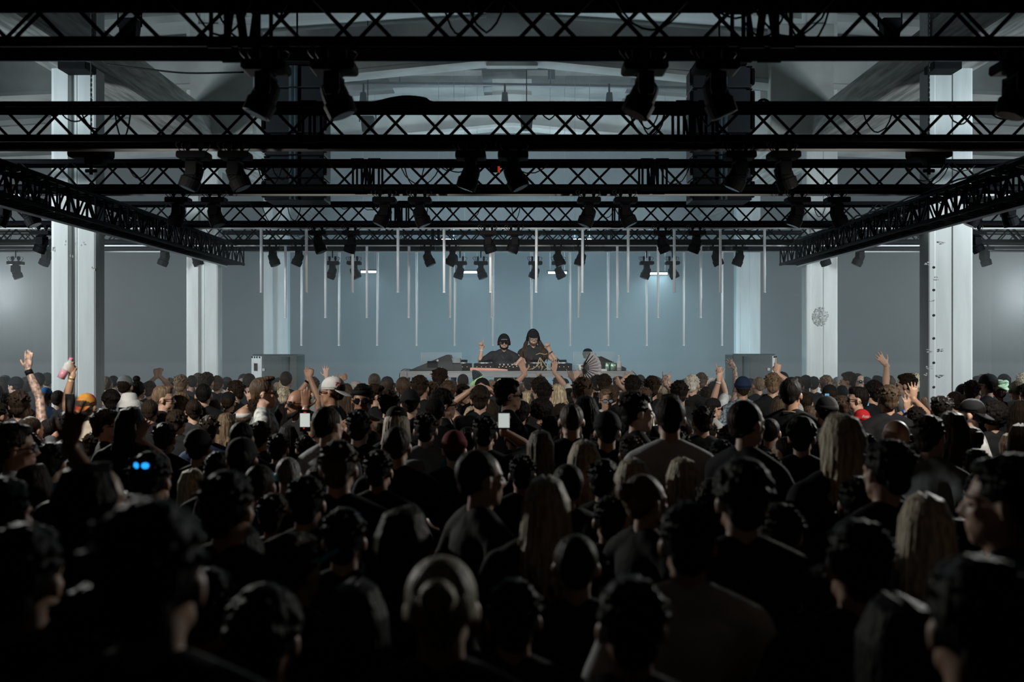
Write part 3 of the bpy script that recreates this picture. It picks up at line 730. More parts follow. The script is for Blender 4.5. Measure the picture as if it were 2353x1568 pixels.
def add_hand(mb, W, u, n, side, pose, hs=1.0):
    """W wrist, u direction of the hand, n palm normal; the thumb leaves on the inner side"""
    u = V(u).normalized(); n = V(n); n = (n - u * n.dot(u)).normalized(); v = u.cross(n).normalized() * side
    k = hs
    mb.tube([W - u * 0.02, W + u * 0.015 * k, W + u * 0.055 * k, W + u * 0.092 * k], [(0.027, 0.021), (0.031 * k, 0.018 * k), (0.041 * k, 0.016 * k), (0.038 * k, 0.013 * k)], 12, ref=v, round_ends=True)
    lens = [0.070, 0.080, 0.074, 0.058]
    curl = {'open': [0.15, 0.1, 0.15, 0.25], 'flat': [0.05, 0.03, 0.03, 0.05], 'fist': [1.5, 1.55, 1.55, 1.5], 'point': [0.05, 1.45, 1.5, 1.5],
            'peace': [0.05, 0.05, 1.5, 1.5], 'horns': [0.05, 1.5, 1.5, 0.08], 'loose': [0.25, 0.35, 0.45, 0.55], 'grip': [1.1, 1.15, 1.2, 1.2], 'relaxed': [0.45, 0.5, 0.55, 0.6]}[pose]
    spread = {'open': 0.20, 'horns': 0.1, 'peace': 0.2}.get(pose, 0.06)
    for i in range(4):
        q = 1.5 - i
        b = W + u * 0.088 * k + v * (q * 0.0195 * k)
        c = curl[i]; d0 = (u * math.cos(spread * q) + v * math.sin(spread * q)).normalized()
        L = lens[i] * k
        d1 = (d0 * math.cos(c * 0.75) + n * math.sin(c * 0.75)); d2 = (d0 * math.cos(c * 1.75) + n * math.sin(c * 1.75))
        p1 = b + d1 * L * 0.52; p2 = p1 + d2 * L * 0.5
        mb.tube([b - d0 * 0.015, b, p1, p2], [0.0098 * k, 0.0098 * k, 0.0088 * k, 0.0076 * k], 8, round_ends=True)
    tb = W + u * 0.028 * k + v * 0.030 * k
    fold = pose in ('fist', 'point', 'grip', 'horns', 'peace')
    t1 = tb + (u * 0.55 + v * (0.45 if fold else 0.85) + n * (0.7 if fold else 0.25)).normalized() * 0.042 * k
    t2 = t1 + ((u * 0.6 - v * 0.6 + n * 0.3) if fold else (u * 0.9 + v * 0.45)).normalized() * 0.034 * k
    mb.tube([tb, t1, t2], [0.0125 * k, 0.0105 * k, 0.0088 * k], 8, round_ends=True)
def add_head(mb, face=True):
    mb.ell((0, -0.012, 1.668), (0.075, 0.094, 0.088), nu=20, nv=12)
    mb.ell((0, 0.022, 1.605), (0.058, 0.066, 0.080), nu=18, nv=10)
    mb.ell((0, 0.060, 1.548), (0.030, 0.026, 0.022))
    mb.tube([(-0.045, 0.035, 1.575), (0, 0.066, 1.545), (0.045, 0.035, 1.575)], 0.018, 8, round_ends=True)
    if face:
        mb.tube([(0, 0.086, 1.652), (0, 0.104, 1.618)], [0.008, 0.013], 8, round_ends=True)
        mb.ell((-0.010, 0.092, 1.613), (0.009, 0.010, 0.008)); mb.ell((0.010, 0.092, 1.613), (0.009, 0.010, 0.008))
        mb.tube([(-0.045, 0.066, 1.660), (0, 0.081, 1.664), (0.045, 0.066, 1.660)], 0.011, 8, round_ends=True)
        mb.ell((-0.038, 0.062, 1.622), (0.020, 0.018, 0.016)); mb.ell((0.038, 0.062, 1.622), (0.020, 0.018, 0.016))
        mb.tube([(-0.020, 0.080, 1.582), (0, 0.089, 1.585), (0.020, 0.080, 1.582)], 0.0075, 8, round_ends=True)
        mb.tube([(-0.016, 0.080, 1.572), (0, 0.087, 1.571), (0.016, 0.080, 1.572)], 0.0080, 8, round_ends=True)
    for s in (-1, 1):
        mb.ell((s * 0.080, -0.012, 1.632), (0.010, 0.019, 0.031), Euler((R(-8), 0, R(-18 * s))).to_matrix(), nu=10, nv=8)
def trunk(mb, g, fem=False, neck=True):
    sw = 0.92 if fem else 1.0
    Z = [(0.90, .150, .100), (0.98, .160, .108), (1.08, .138 * (0.92 if fem else 1), .095), (1.20, .150 * sw, .102), (1.32, .170 * sw, .112), (1.40, .165 * sw, .100), (1.45, .115, .075), (1.48, .07, .06)]
    mb.tube([(0, -0.005, z) for z, a, b in Z], [(a + g, b + g) for z, a, b in Z], 20, ref=(1, 0, 0))
    for s in (-1, 1):
        mb.tube([(s * 0.035, -0.02, 1.485), (s * 0.11, -0.018, 1.447), (s * 0.175 * sw, -0.01, 1.41)], [0.048 + g, 0.052 + g, 0.055 + g], 12, round_ends=True)
        if fem: mb.ell((s * 0.07, 0.085, 1.28), (0.06 + g, 0.05 + g, 0.06 + g))
    if neck: mb.tube([(0, -0.025, 1.44), (0, -0.012, 1.50), (0, -0.002, 1.58)], [0.062, 0.054, 0.053], 14, round_ends=True)
def legs(mb, g, shoes=True, stance=0.1):
    for s in (-1, 1):
        mb.tube([(s * 0.085, 0, 0.93), (s * 0.095, 0.01, 0.70), (s * stance, 0.015, 0.50), (s * stance, 0.0, 0.30), (s * stance, -0.02, 0.10)],
                [0.088 + g, 0.078 + g, 0.056 + g, 0.053 + g, 0.037 + g], 14, round_ends=True)
        if shoes:
            mb.ell((s * (stance + .01), 0.045, 0.045), (0.045, 0.125, 0.045)); mb.ell((s * stance, -0.03, 0.055), (0.038, 0.05, 0.055))
ARM_R = [0.050, 0.044, 0.037, 0.040, 0.026]
def add_arm(mb, S, E, W, g=0.0, upto=1.0):
    pts = [S, S.lerp(E, 0.5), E, E.lerp(W, 0.35), W]
    if upto >= 1.0:
        mb.tube(pts, [r + g for r in ARM_R], 12, round_ends=True)
    else:
        mb.tube([S, S.lerp(E, upto * 0.5), S.lerp(E, upto)], [0.052 + g, 0.050 + g, 0.050 + g * 1.2], 12, round_ends=True)
DOWN = {}
def arms_for(armspec):
    """armspec: dict side -> (wrist, hand_dir, palm_normal, pose, pole)"""
    out = {}
    for s in (-1, 1):
        if armspec and s in armspec: out[s] = armspec[s]
        else: out[s] = (V((s * 0.27, 0.07, 0.92)), V((0, 0.15, -1)), V((-s, 0, 0)), 'relaxed', V((s * 0.6, -1, 0)))
    return out
def make_body(name, armspec=None, fem=False, voxel=0.0105, hs=1.0):
    arms = arms_for(armspec); mb = MB()
    add_head(mb); trunk(mb, 0.0, fem); legs(mb, 0.0)
    chains = {}
    for s, (w_, hd, pn, pose, pole) in arms.items():
        lift = 0.035 if w_.z > 1.5 else 0.0
        S, E, W = solve_arm(s, w_, pole, lift); chains[s] = (S, E, W)
        if lift: mb.tube([(s * 0.12, -0.012, 1.44), S], [0.05, 0.054], 12, round_ends=True)
        add_arm(mb, S, E, W); add_hand(mb, W, hd, pn, s, pose, hs)
    return remeshed(name, mb, voxel), chains
def make_top(name, chains, style='tee', fem=False, g=0.014, voxel=0.013):
    mb = MB(); trunk(mb, g, fem, neck=False)
    for s, (S, E, W) in chains.items():
        if S.z > 1.42: mb.tube([(s * 0.12, -0.012, 1.44), S], [0.05 + g, 0.054 + g], 12, round_ends=True)
        if style == 'tee': add_arm(mb, S, E, W, g + 0.004, 0.72)
        elif style == 'long': add_arm(mb, S, E, W, g)
        elif style == 'tank': mb.tube([S + V((-s * 0.02, 0, 0.0)), S + V((-s * 0.01, 0, -0.06))], 0.053, 10, round_ends=True)
    if style in ('tee', 'long'): mb.tube([(0, -0.02, 1.46), (0, -0.016, 1.497)], [(0.075, 0.07), (0.064, 0.064)], 16, ref=(1, 0, 0))
    return remeshed(name, mb, voxel)
def make_trousers(name):
    mb = MB(); legs(mb, 0.014, shoes=False)
    mb.tube([(0, 0, 0.86), (0, 0, 0.93), (0, 0, 1.02)], [(0.150, 0.11), (0.172, 0.125), (0.16, 0.115)], 18, ref=(1, 0, 0))
    return remeshed(name, mb, 0.016)
# ---- hair and headwear, all in head space of a 1.75 m person
def hair_mesh(kind):
    mb = MB(); rnd = random.Random(len(kind) * 7 + ord(kind[0])); vx = 0.0075
    def cap(g=0.008, back=0.014, dz=0.012, n=1.0):
        mb.ell((0, -0.012 - back, 1.668 + dz), (0.075 + g, 0.090 + g * 0.7, 0.086 + g), nu=22, nv=12)
    if kind == 'short':
        cap(0.009); mb.ell((0, -0.075, 1.615), (0.058, 0.034, 0.052)); mb.ell((0, 0.035, 1.738), (0.055, 0.045, 0.026))
        for i in range(150):
            a = rnd.uniform(0, 6.28); e = rnd.uniform(-0.1, 1.5); p = V((0.080 * math.cos(a) * math.cos(e), -0.024 + 0.092 * math.sin(a) * math.cos(e), 1.681 + 0.090 * math.sin(e)))
            if p.y > 0.045 and p.z < 1.715: continue
            k = V((-p.x * .12 + rnd.uniform(-.012, .012), 0.016 + rnd.uniform(-.01, .01), rnd.uniform(-.008, .007)))
            mb.tube([p - k, p + k], 0.0062, 5, round_ends=True)
        vx = 0.006
    elif kind == 'crop':
        cap(0.006, 0.012, 0.008); mb.ell((0, -0.07, 1.622), (0.054, 0.034, 0.045))
    elif kind == 'fade':
        cap(0.004, 0.012, 0.008); mb.ell((0, -0.070, 1.622), (0.054, 0.034, 0.045)); mb.ell((0, -0.012, 1.722), (0.072, 0.092, 0.058), nu=20, nv=10); mb.ell((0, 0.035, 1.752), (0.055, 0.05, 0.024))
    elif kind == 'buzz':
        cap(0.0035, 0.011, 0.006); mb.ell((0, -0.068, 1.628), (0.052, 0.032, 0.04)); vx = 0.008
    elif kind == 'quiff':
        cap(0.009); mb.ell((0, -0.075, 1.62), (0.055, 0.034, 0.05))
        mb.tube([(0, -0.04, 1.748), (0, 0.02, 1.762), (0, 0.066, 1.764)], [(0.05, 0.014), (0.053, 0.022), (0.040, 0.018)], 12, ref=(1, 0, 0), round_ends=True)
    elif kind == 'curly':
        cap(0.012); mb.ell((0, -0.075, 1.615), (0.062, 0.038, 0.055))
        for i in range(330):
            a = rnd.uniform(0, 6.28); e = rnd.uniform(-0.15, 1.5)
            p = V((0.092 * math.cos(a) * math.cos(e), -0.026 + 0.104 * math.sin(a) * math.cos(e), 1.682 + 0.100 * math.sin(e)))
            if p.y > 0.05 and p.z < 1.70: continue
            mb.ell(p, rnd.uniform(0.007, 0.013), nu=7, nv=5)
    elif kind == 'afro':
        mb.ell((0, -0.03, 1.70), (0.125, 0.120, 0.115), nu=20, nv=12)
        for i in range(620):
            a = rnd.uniform(0, 6.28); e = rnd.uniform(-0.9, 1.5)
            p = V((0.128 * math.cos(a) * math.cos(e), -0.03 + 0.122 * math.sin(a) * math.cos(e), 1.70 + 0.118 * math.sin(e)))
            if p.y > 0.03 and p.z < 1.70: continue
            mb.ell(p, rnd.uniform(0.008, 0.015), nu=7, nv=5)
    elif kind in ('long', 'bob', 'straight'):
        zend = {'long': 1.30, 'straight': 1.38, 'bob': 1.47}[kind]; wd = {'long': 1.0, 'straight': 0.9, 'bob': 1.0}[kind]
        for i in range(96):
            a = R(32 - 244 * i / 95 + rnd.uniform(-1, 1))
            x = math.cos(a); y = math.sin(a)
            if y > 0.15: x = x / abs(x) * max(abs(x), 0.93)
            lay = rnd.uniform(0.95, 1.05)
            wob = rnd.uniform(-.014, .014); wy = rnd.uniform(-.012, .012); ln = zend + rnd.uniform(-.04, .07) + 0.05 * abs(x)
            wv = rnd.uniform(-.006, .006)
            p0 = V((0.012 * (1 if x > 0 else -1), -0.01 + 0.05 * y + 0.03, 1.757)); pa = V((0.056 * x, -0.02 + 0.070 * y, 1.738)); p1 = V((0.084 * x * lay, -0.022 + 0.097 * y * lay, 1.665)); y = min(y, 0.25); p2 = V((0.092 * x * wd * lay, -0.03 + 0.100 * y * lay, 1.57))
            p3 = V(((0.098 * x + wob) * wd, -0.042 + 0.086 * y + wv, (1.56 * .6 + ln * .4))); p4 = V(((0.098 * x + wob * 1.6) * wd, -0.055 + 0.076 * y + wy - wv, (1.56 * .3 + ln * .7))); p5 = V(((0.084 * x + wob * 2) * wd, -0.06 + 0.062 * y + wy, ln))
            mb.tube([p0, pa, p1, p2, p3, p4, p5], [0.006, 0.0075, 0.008, 0.008, 0.0075, 0.007, 0.0045], 5, round_ends=True)
        mb.ell((0, -0.022, 1.665), (0.078, 0.088, 0.090), nu=18, nv=10)
        mb.ell((0, -0.06, 1.55), (0.076, 0.05, 0.10)); mb.ell((0, -0.075, (1.55 + zend) / 2), (0.070 * wd, 0.030, (1.58 - zend) / 2))
        vx = 0.0055
    elif kind in ('ponytail', 'bun', 'topknot'):
        cap(0.007, 0.013, 0.009); mb.ell((0, -0.065, 1.62), (0.056, 0.036, 0.048))
        for i in range(26):
            a = R(-180 * i / 25); mb.tube([(0.080 * math.cos(a), -0.022 + 0.095 * math.sin(a) * 0.9, 1.635), (0.07 * math.cos(a), -0.03 + 0.10 * math.sin(a), 1.69), (0, -0.118, 1.70)], 0.007, 5, round_ends=True)
        if kind == 'ponytail': mb.tube([(0, -0.11, 1.71), (0, -0.155, 1.70), (0.005, -0.165, 1.60), (-0.005, -0.15, 1.46), (0, -0.14, 1.34)], [0.018, 0.026, 0.034, 0.028, 0.008], 10, round_ends=True)
        elif kind == 'bun': mb.ell((0, -0.125, 1.70), (0.042, 0.036, 0.042)); mb.tube([(0.03 * math.cos(a * .6), -0.145, 1.70 + 0.03 * math.sin(a * .6)) for a in range(11)], 0.010, 6)
        else: mb.ell((0, -0.05, 1.79), (0.045, 0.045, 0.04))
    elif kind == 'balding':
        mb.ell((0, -0.045, 1.640), (0.079, 0.068, 0.045), nu=20, nv=10)
    return remeshed('hair_' + kind, mb, vx, 1)
def brim_mesh(back=False, L=0.090):
    mb = MB(); pts = []
    n = 12; top = []; s = -1 if back else 1
    for i in range(n + 1):
        a = PI * i / n; top.append((0.074 * math.cos(a), s * (0.055 + (L + 0.012) * math.sin(a) ** 0.8)))
    inner = [(0.072 * math.cos(PI * i / n), s * (0.02 + 0.062 * math.sin(PI * i / n))) for i in range(n, -1, -1)]
    b = []
    for j, (zz) in enumerate((0.0, 0.006)):
        for (x, y) in top + inner:
            mb.v.append(V((x, y, 1.690 + zz - 0.30 * x * x / 0.074 - max(0, abs(y) - 0.05) * (0.65 if back else 0.25))))
    m = len(top) + len(inner)
    k = len(top)
    for i in range(k - 1):
        a0, a1, b1, b0 = i, i + 1, 2 * k - 2 - i, 2 * k - 1 - i
        mb.f.append((a0, a1, b1, b0) if s < 0 else (b0, b1, a1, a0)); mb.f.append((m + b0, m + b1, m + a1, m + a0) if s < 0 else (m + a0, m + a1, m + b1, m + b0))
        mb.f.append((a1, a0, m + a0, m + a1)); mb.f.append((b0, b1, m + b1, m + b0))
    me = bpy.data.meshes.new('brim'); me.from_pydata([tuple(v) for v in mb.v], [], mb.f); me.update(); return me
def mesh_of(mb, name, smooth=True):
    me = bpy.data.meshes.new(name); me.from_pydata([tuple(v) for v in mb.v], [], mb.f); me.update()
    for p in me.polygons: p.use_smooth = smooth
    return me
def cap_crown():
    mb = MB(); k = 22; nz = 8
    rings = []
    for i in range(nz + 1):
        e = PI / 2 * i / nz
        rings.append(((0, -0.014, 1.678 + 0.096 * math.sin(e)), (0.083 * math.cos(e) ** 0.8 + 0.001, 0.100 * math.cos(e) ** 0.8 + 0.001)))
    mb.tube([r_[0] for r_ in rings], [r_[1] for r_ in rings], k, ref=(1, 0, 0))
    mb.tube([(0, -0.014, 1.670), (0, -0.014, 1.680)], [(0.0835, 0.0995), (0.0832, 0.1002)], k, ref=(1, 0, 0)); mb.ell((0, -0.014, 1.774), (0.009, 0.009, 0.005))
    return mesh_of(mb, 'cap_crown')
def bucket():
    mb = MB()
    mb.tube([(0, -0.014, 1.675), (0, -0.014, 1.700), (0, -0.014, 1.75), (0, -0.014, 1.768), (0, -0.014, 1.776)], [(0.098, 0.114), (0.088, 0.104), (0.076, 0.092), (0.060, 0.075), (0.02, 0.03)], 24, ref=(1, 0, 0))
    a = mesh_of(mb, 'hat_crown'); mb = MB()
    mb.tube([(0, -0.014, 1.626), (0, -0.014, 1.632), (0, -0.014, 1.70), (0, -0.014, 1.692)], [(0.132, 0.150), (0.132, 0.150), (0.090, 0.106), (0.086, 0.102)], 24, ref=(1, 0, 0), cap=False)
    return a, mesh_of(mb, 'hat_brim')
def wide_hat():
    mb = MB(); mb.tube([(0, -0.014, 1.69), (0, -0.014, 1.79), (0, -0.014, 1.80)], [(0.088, 0.106), (0.076, 0.09), (0.05, 0.06)], 24, ref=(1, 0, 0)); a = mesh_of(mb, 'hat_crown')
    mb = MB(); mb.tube([(0, -0.014, 1.686), (0, -0.014, 1.692)], [(0.175, 0.19), (0.175, 0.19)], 30, ref=(1, 0, 0)); return a, mesh_of(mb, 'hat_brim')
def beanie():
    mb = MB(); mb.ell((0, -0.022, 1.695), (0.088, 0.104, 0.095), nu=22, nv=12); mb.tube([(0, -0.018, 1.672), (0, -0.018, 1.712)], [(0.092, 0.108), (0.092, 0.108)], 24, ref=(1, 0, 0)); return mesh_of(mb, 'beanie')
def turban():
    mb = MB(); mb.ell((0, -0.02, 1.715), (0.088, 0.10, 0.085), nu=22, nv=12)
    for i in range(3):
        mb.tube([(0.085 * math.cos(a), -0.02 + 0.1 * math.sin(a), 1.70 + 0.03 * i + 0.02 * math.sin(a * 2 + i * 2)) for a in [2 * PI * q / 20 for q in range(21)]], 0.018, 8)
    mb.tube([(0.012 * q / 3 * math.cos(q), -0.10 - 0.0, 1.755 + 0.012 * q / 3 * math.sin(q)) for q in range(14)], 0.014, 8, round_ends=True)
    return mesh_of(mb, 'turban')
def glasses_meshes():
    fr = MB(); ln = MB()
    for s in (-1, 1):
        c = V((s * 0.034, 0.094, 1.640))
        fr.tube([c + V((0.027 * math.cos(a), -0.012 * abs(math.cos(a)) * (1 if s * math.cos(a) > 0 else 0), 0.019 * math.sin(a))) for a in [2 * PI * q / 14 for q in range(15)]], 0.0032, 6)
        fr.tube([(s * 0.061, 0.086, 1.645), (s * 0.080, 0.04, 1.648), (s * 0.084, -0.01, 1.645), (s * 0.082, -0.03, 1.625)], 0.0035, 6)
        ln.ell(c, (0.026, 0.004, 0.018), Euler((0, 0, R(-12 * s))).to_matrix(), nu=14, nv=6)
    fr.tube([(-0.01, 0.098, 1.645), (0.01, 0.098, 1.645)], 0.003, 6)
    return mesh_of(fr, 'frame'), mesh_of(ln, 'lenses')
def headphones():
    mb = MB(); mb.tube([(0.092 * math.cos(a), -0.005, 1.665 + 0.125 * math.sin(a)) for a in [PI * q / 14 for q in range(15)]], (0.007, 0.014), 6, ref=(0, 1, 0))
    cp = MB()
    for s in (-1, 1): cp.tube([(s * 0.080, -0.005, 1.640), (s * 0.108, -0.005, 1.640)], [0.040, 0.034], 16, round_ends=False)
    return mesh_of(mb, 'headband'), mesh_of(cp, 'ear_cup')
def beard_mesh():
    mb = MB(); mb.tube([(-0.066, 0.010, 1.615), (-0.056, 0.035, 1.580), (-0.034, 0.060, 1.556), (0, 0.074, 1.545), (0.034, 0.060, 1.556), (0.056, 0.035, 1.580), (0.066, 0.010, 1.615)], [(0.010, 0.012), (0.014, 0.020), (0.018, 0.026), (0.020, 0.026), (0.018, 0.026), (0.014, 0.020), (0.010, 0.012)], 10, ref=(0, 1, 0), round_ends=True)
    mb.tube([(-0.026, 0.078, 1.585), (-0.014, 0.088, 1.597), (0.014, 0.088, 1.597), (0.026, 0.078, 1.585)], 0.0058, 8, round_ends=True)
    mb.ell((0, 0.078, 1.553), (0.026, 0.018, 0.018))
    return remeshed('beard', mb, 0.006, 1)
HAIR = {k: hair_mesh(k) for k in ('short', 'crop', 'fade', 'buzz', 'quiff', 'curly', 'afro', 'long', 'straight', 'bob', 'ponytail', 'bun', 'topknot', 'balding')}
CAPC = cap_crown(); BRF = brim_mesh(False); BRB = brim_mesh(True, 0.115); BKT = bucket(); WID = wide_hat(); BEAN = beanie(); TURB = turban()
GLF, GLL = glasses_meshes(); HPB, HPC = headphones(); BEARD = beard_mesh()
def eyes_mesh():
    mb = MB()
    for s in (-1, 1): mb.ell((s * 0.031, 0.078, 1.640), (0.013, 0.006, 0.006), nu=8, nv=5); mb.tube([(s * 0.015, 0.093, 1.662), (s * 0.045, 0.080, 1.664)], 0.004, 5)
    return mesh_of(mb, 'eyes')
EYES = eyes_mesh()
def hairmat(name, c, c2):
    m = mat('hair_' + name, c, 0.55, 0, 0.5, 70, 0.8, stretch=(1, 1, 0.10), color2=c2, spec=0.08 if name in ('black', 'dark_brown') else 0.25); return m
HM = {'black': hairmat('black', (0.012, 0.010, 0.009), (0.006, 0.005, 0.005)), 'dark': hairmat('dark_brown', (0.030, 0.020, 0.014), (0.014, 0.010, 0.007)),
      'brown': hairmat('brown', (0.085, 0.055, 0.034), (0.035, 0.022, 0.014)), 'lbrown': hairmat('light_brown', (0.20, 0.14, 0.085), (0.08, 0.055, 0.035)),
      'blond': hairmat('blonde', (0.72, 0.62, 0.44), (0.24, 0.19, 0.12)), 'plat': hairmat('platinum', (0.70, 0.68, 0.60), (0.40, 0.38, 0.33)),
      'ginger': hairmat('ginger', (0.32, 0.10, 0.035), (0.12, 0.04, 0.015)), 'grey': hairmat('grey', (0.30, 0.30, 0.29), (0.14, 0.14, 0.135))}
SK = {'light': mat('skin_light', (0.56, 0.36, 0.27), 0.5, 0, 0.10, 14, 0.08), 'mid': mat('skin_medium', (0.42, 0.25, 0.17), 0.5, 0, 0.12, 14, 0.08),
      'tan': mat('skin_tan', (0.33, 0.18, 0.115), 0.48, 0, 0.12, 14, 0.08), 'brown': mat('skin_brown', (0.17, 0.09, 0.06), 0.45, 0, 0.12, 14, 0.08),
      'tattoo': mat('skin_tattooed', (0.46, 0.30, 0.22), 0.5, 0, 0.7, 38, 0.08, color2=(0.08, 0.075, 0.08))}
CM = {}
for n_, c_ in (('black', (0.010, 0.011, 0.013)), ('charcoal', (0.035, 0.038, 0.043)), ('navy', (0.015, 0.03, 0.07)), ('white', (0.66, 0.68, 0.68)), ('grey', (0.25, 0.28, 0.29)),
               ('beige', (0.45, 0.40, 0.33)), ('red', (0.50, 0.02, 0.025)), ('darkred', (0.14, 0.015, 0.025)), ('blue', (0.02, 0.13, 0.32)), ('teal', (0.03, 0.20, 0.28)),
               ('green', (0.07, 0.16, 0.08)), ('lime', (0.42, 0.72, 0.34)), ('mint', (0.42, 0.62, 0.42)), ('denim', (0.10, 0.14, 0.17)), ('brown', (0.10, 0.06, 0.04)), ('orange', (0.8, 0.25, 0.03))):
    CM[n_] = mat('cloth_' + n_, c_, 0.85, 0, 0.25, 9, 0.35, spec=0.2)
CM['floral'] = mat('cloth_floral', (0.60, 0.64, 0.62), 0.8, 0, 0.9, 16, 0.2, color2=(0.03, 0.05, 0.06))
CM['multi'] = mat('cloth_panels', (0.50, 0.26, 0.03), 0.8, 0, 0.9, 9, 0.2, color2=(0.30, 0.015, 0.015))
CM['bandana'] = mat('cloth_bandana', (0.30, 0.38, 0.42), 0.8, 0, 0.9, 40, 0.2, color2=(0.02, 0.05, 0.10))
M_SUN = mat('sunglass_lens', (0.012, 0.014, 0.018), 0.05, 0.2, spec=1.0)
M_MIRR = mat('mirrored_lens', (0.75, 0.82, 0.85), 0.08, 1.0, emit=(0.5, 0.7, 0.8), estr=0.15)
M_CLEAR = mat('spectacle_lens', (0.5, 0.55, 0.56), 0.05, alpha=0.25, spec=1.0)
M_EYE = mat('eye_dark', (0.02, 0.015, 0.012), 0.2)
TROUS = make_trousers('trousers')
BASE = {}
for key, fem, spec in (('down', False, None), ('downf', True, None),
                       ('front', False, {1: (V((0.12, 0.30, 1.18)), V((-0.5, 0.7, 0.3)), V((0, 0, 1)), 'relaxed', V((1, -0.6, -1))), -1: (V((-0.12, 0.28, 1.12)), V((0.5, 0.7, 0.3)), V((0, 0, 1)), 'relaxed', V((-1, -0.6, -1)))}),
                       ('hip', True, {1: (V((0.30, 0.10, 1.02)), V((-0.3, 0.4, -1)), V((-1, 0, 0)), 'relaxed', V((1, -0.5, -0.2)))})):
    me, ch = make_body('person_body', spec, fem)
    BASE[key] = (me, ch, {st: make_top('top_' + st, ch, st, fem) for st in ('tee', 'tank', 'long')})

def put(me, name, m, parent, loc=None):
    o = bpy.data.objects.new(name, me); COL.objects.link(o); o.parent = parent
    if loc: o.location = loc
    if not me.materials: me.materials.append(m)
    o.material_slots[0].link = 'OBJECT'; o.material_slots[0].material = m
    return o
HAIRWORD = {'short': 'short', 'crop': 'close-cropped', 'fade': 'faded short', 'buzz': 'buzzed', 'quiff': 'swept-up', 'curly': 'curly', 'afro': 'big curly', 'long': 'long', 'straight': 'long straight',
            'bob': 'bobbed', 'ponytail': 'ponytailed', 'bun': 'tied-back', 'topknot': 'top-knotted', 'balding': 'receding'}
COLWORD = {'black': 'black', 'dark': 'dark', 'brown': 'brown', 'lbrown': 'light brown', 'blond': 'blonde', 'plat': 'pale blond', 'ginger': 'reddish', 'grey': 'greying'}
PEOPLE = []
EXTRA = []
def headwear(o, hw, col, c2=None):
    m = CM[col]
    if hw == 'cap' or hw == 'capb':
        c = put(CAPC, 'cap', m, o); put(BRB if hw == 'capb' else BRF, 'brim', CM[c2] if c2 else m, c); return c
    if hw == 'bucket': c = put(BKT[0], 'hat', m, o); put(BKT[1], 'brim', m, c); return c
    if hw == 'wide': c = put(WID[0], 'hat', m, o); put(WID[1], 'brim', m, c); return c
    if hw == 'beanie': return put(BEAN, 'beanie', m, o)
    if hw == 'turban': return put(TURB, 'head_wrap', m, o)
def eyewear(o, g):
    fr = put(GLF, 'glasses', M_BLACKP, o)
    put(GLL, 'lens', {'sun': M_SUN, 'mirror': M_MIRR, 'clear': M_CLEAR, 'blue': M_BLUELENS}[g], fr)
    return fr
def person(x, y, w, hair='short', hc='dark', top='black', f=0, look=None, skin='mid', style='tee', hw=None, hwc='black', g=None, arms=None, fem=None,
           beard=False, tip=None, dz=None, body=None, hs=1.0):
    """x, y: centre of the head on the photograph; w: its width there; f: where it faces (0 to the stage, 90 right, 180 to us)"""
    y += (0.18 * w if w < 50 else (0.12 * w if w < 100 else 0.05 * w)) if w >= 30.5 or look else 0
    k_ = {'long': 0.183, 'straight': 0.180, 'bob': 0.183, 'afro': 0.250, 'curly': 0.188, 'none': 0.158}.get(hair, 0.172)
    if hw: k_ = {'bucket': 0.24, 'wide': 0.30, 'beanie': 0.185, 'turban': 0.2}.get(hw, 0.175)
    d0 = k_ * F / w; D0 = (y - HY) * d0 / F
    D = min(max(D0, 0.44), 0.84) if dz is None else dz
    d = D * F / (y - HY)
    PEOPLE.append(dict(x=x, y=y, w=w, hair=hair, hc=hc, top=top, f=f, look=look, skin=skin, style=style, hw=hw, hwc=hwc, g=g, arms=arms, fem=fem, beard=beard, D=D, d=d, tip=tip, body=body, hs=hs))
# ------------------------------------------------------------------ the crowd: who stands where
P = person
# hands: (side, x, y of the fingertips on the photograph, pose, lean of the hand in degrees)
P(34, 884, 31, 'balding', 'dark', 'black', -75, 'man in a dark beanie facing left', 'light', hw='beanie')
P(46, 925, 46, 'short', 'dark', 'charcoal', -10, 'dark-haired man with a watch on his raised tattooed arm', 'tattoo', arms=[(1, 66, 803, 'flat', 3)], style='tank')
P(105, 909, 33, 'short', 'brown', 'navy', 0, 'person in a blue cap near the left column', hw='cap', hwc='blue')
P(135, 914, 32, 'crop', 'dark', 'charcoal', 0, 'short-haired person right beside the left column')
P(201, 929, 44, 'short', 'brown', 'beige', 10, 'person in an orange, yellow and red cap holding up a pink drink', hw='capb', hwc='multi', arms=[(-1, 158, 833, 'grip', -18)], style='tank')
P(162, 975, 52, 'short', 'black', 'black', 0, 'dark figure lifting a phone by the left column', arms=[(-1, 158, 948, 'grip', 0)])
P(255, 918, 42, 'curly', 'black', 'black', -25, 'man with short curly black hair and pale neck', 'light')
P(298, 925, 54, 'long', 'black', 'black', 0, 'person in a white bucket hat over long black hair', hw='bucket', hwc='white', fem=True)
P(318, 894, 32, 'topknot', 'black', 'black', 5, 'person with a tall black top knot')
P(288, 884, 35, 'short', 'dark', 'grey', 0, 'hazy person in a grey cap', hw='cap', hwc='grey')
P(345, 893, 30, 'short', 'brown', 'black', 0, 'person with both hands clasped above the head', 'light', arms=[(1, 368, 845, 'fist', 5), (-1, 358, 846, 'fist', -5)], style='tank')
P(377, 912, 40, 'fade', 'lbrown', 'black', 75, 'man with glasses and light cropped hair in right profile', 'light', g='clear')
P(417, 881, 32, 'short', 'lbrown', 'black', 0, None)
P(477, 875, 31, 'short', 'dark', 'black', 10, None)
P(468, 903, 38, 'crop', 'black', 'black', -10, None, 'light')
P(500, 886, 29, 'short', 'brown', 'black', 0, None)
P(538, 896, 36, 'short', 'dark', 'charcoal', -75, 'dark-haired person looking left with lit cheek', 'light')
P(418, 926, 42, 'curly', 'lbrown', 'black', 10, None, 'light')
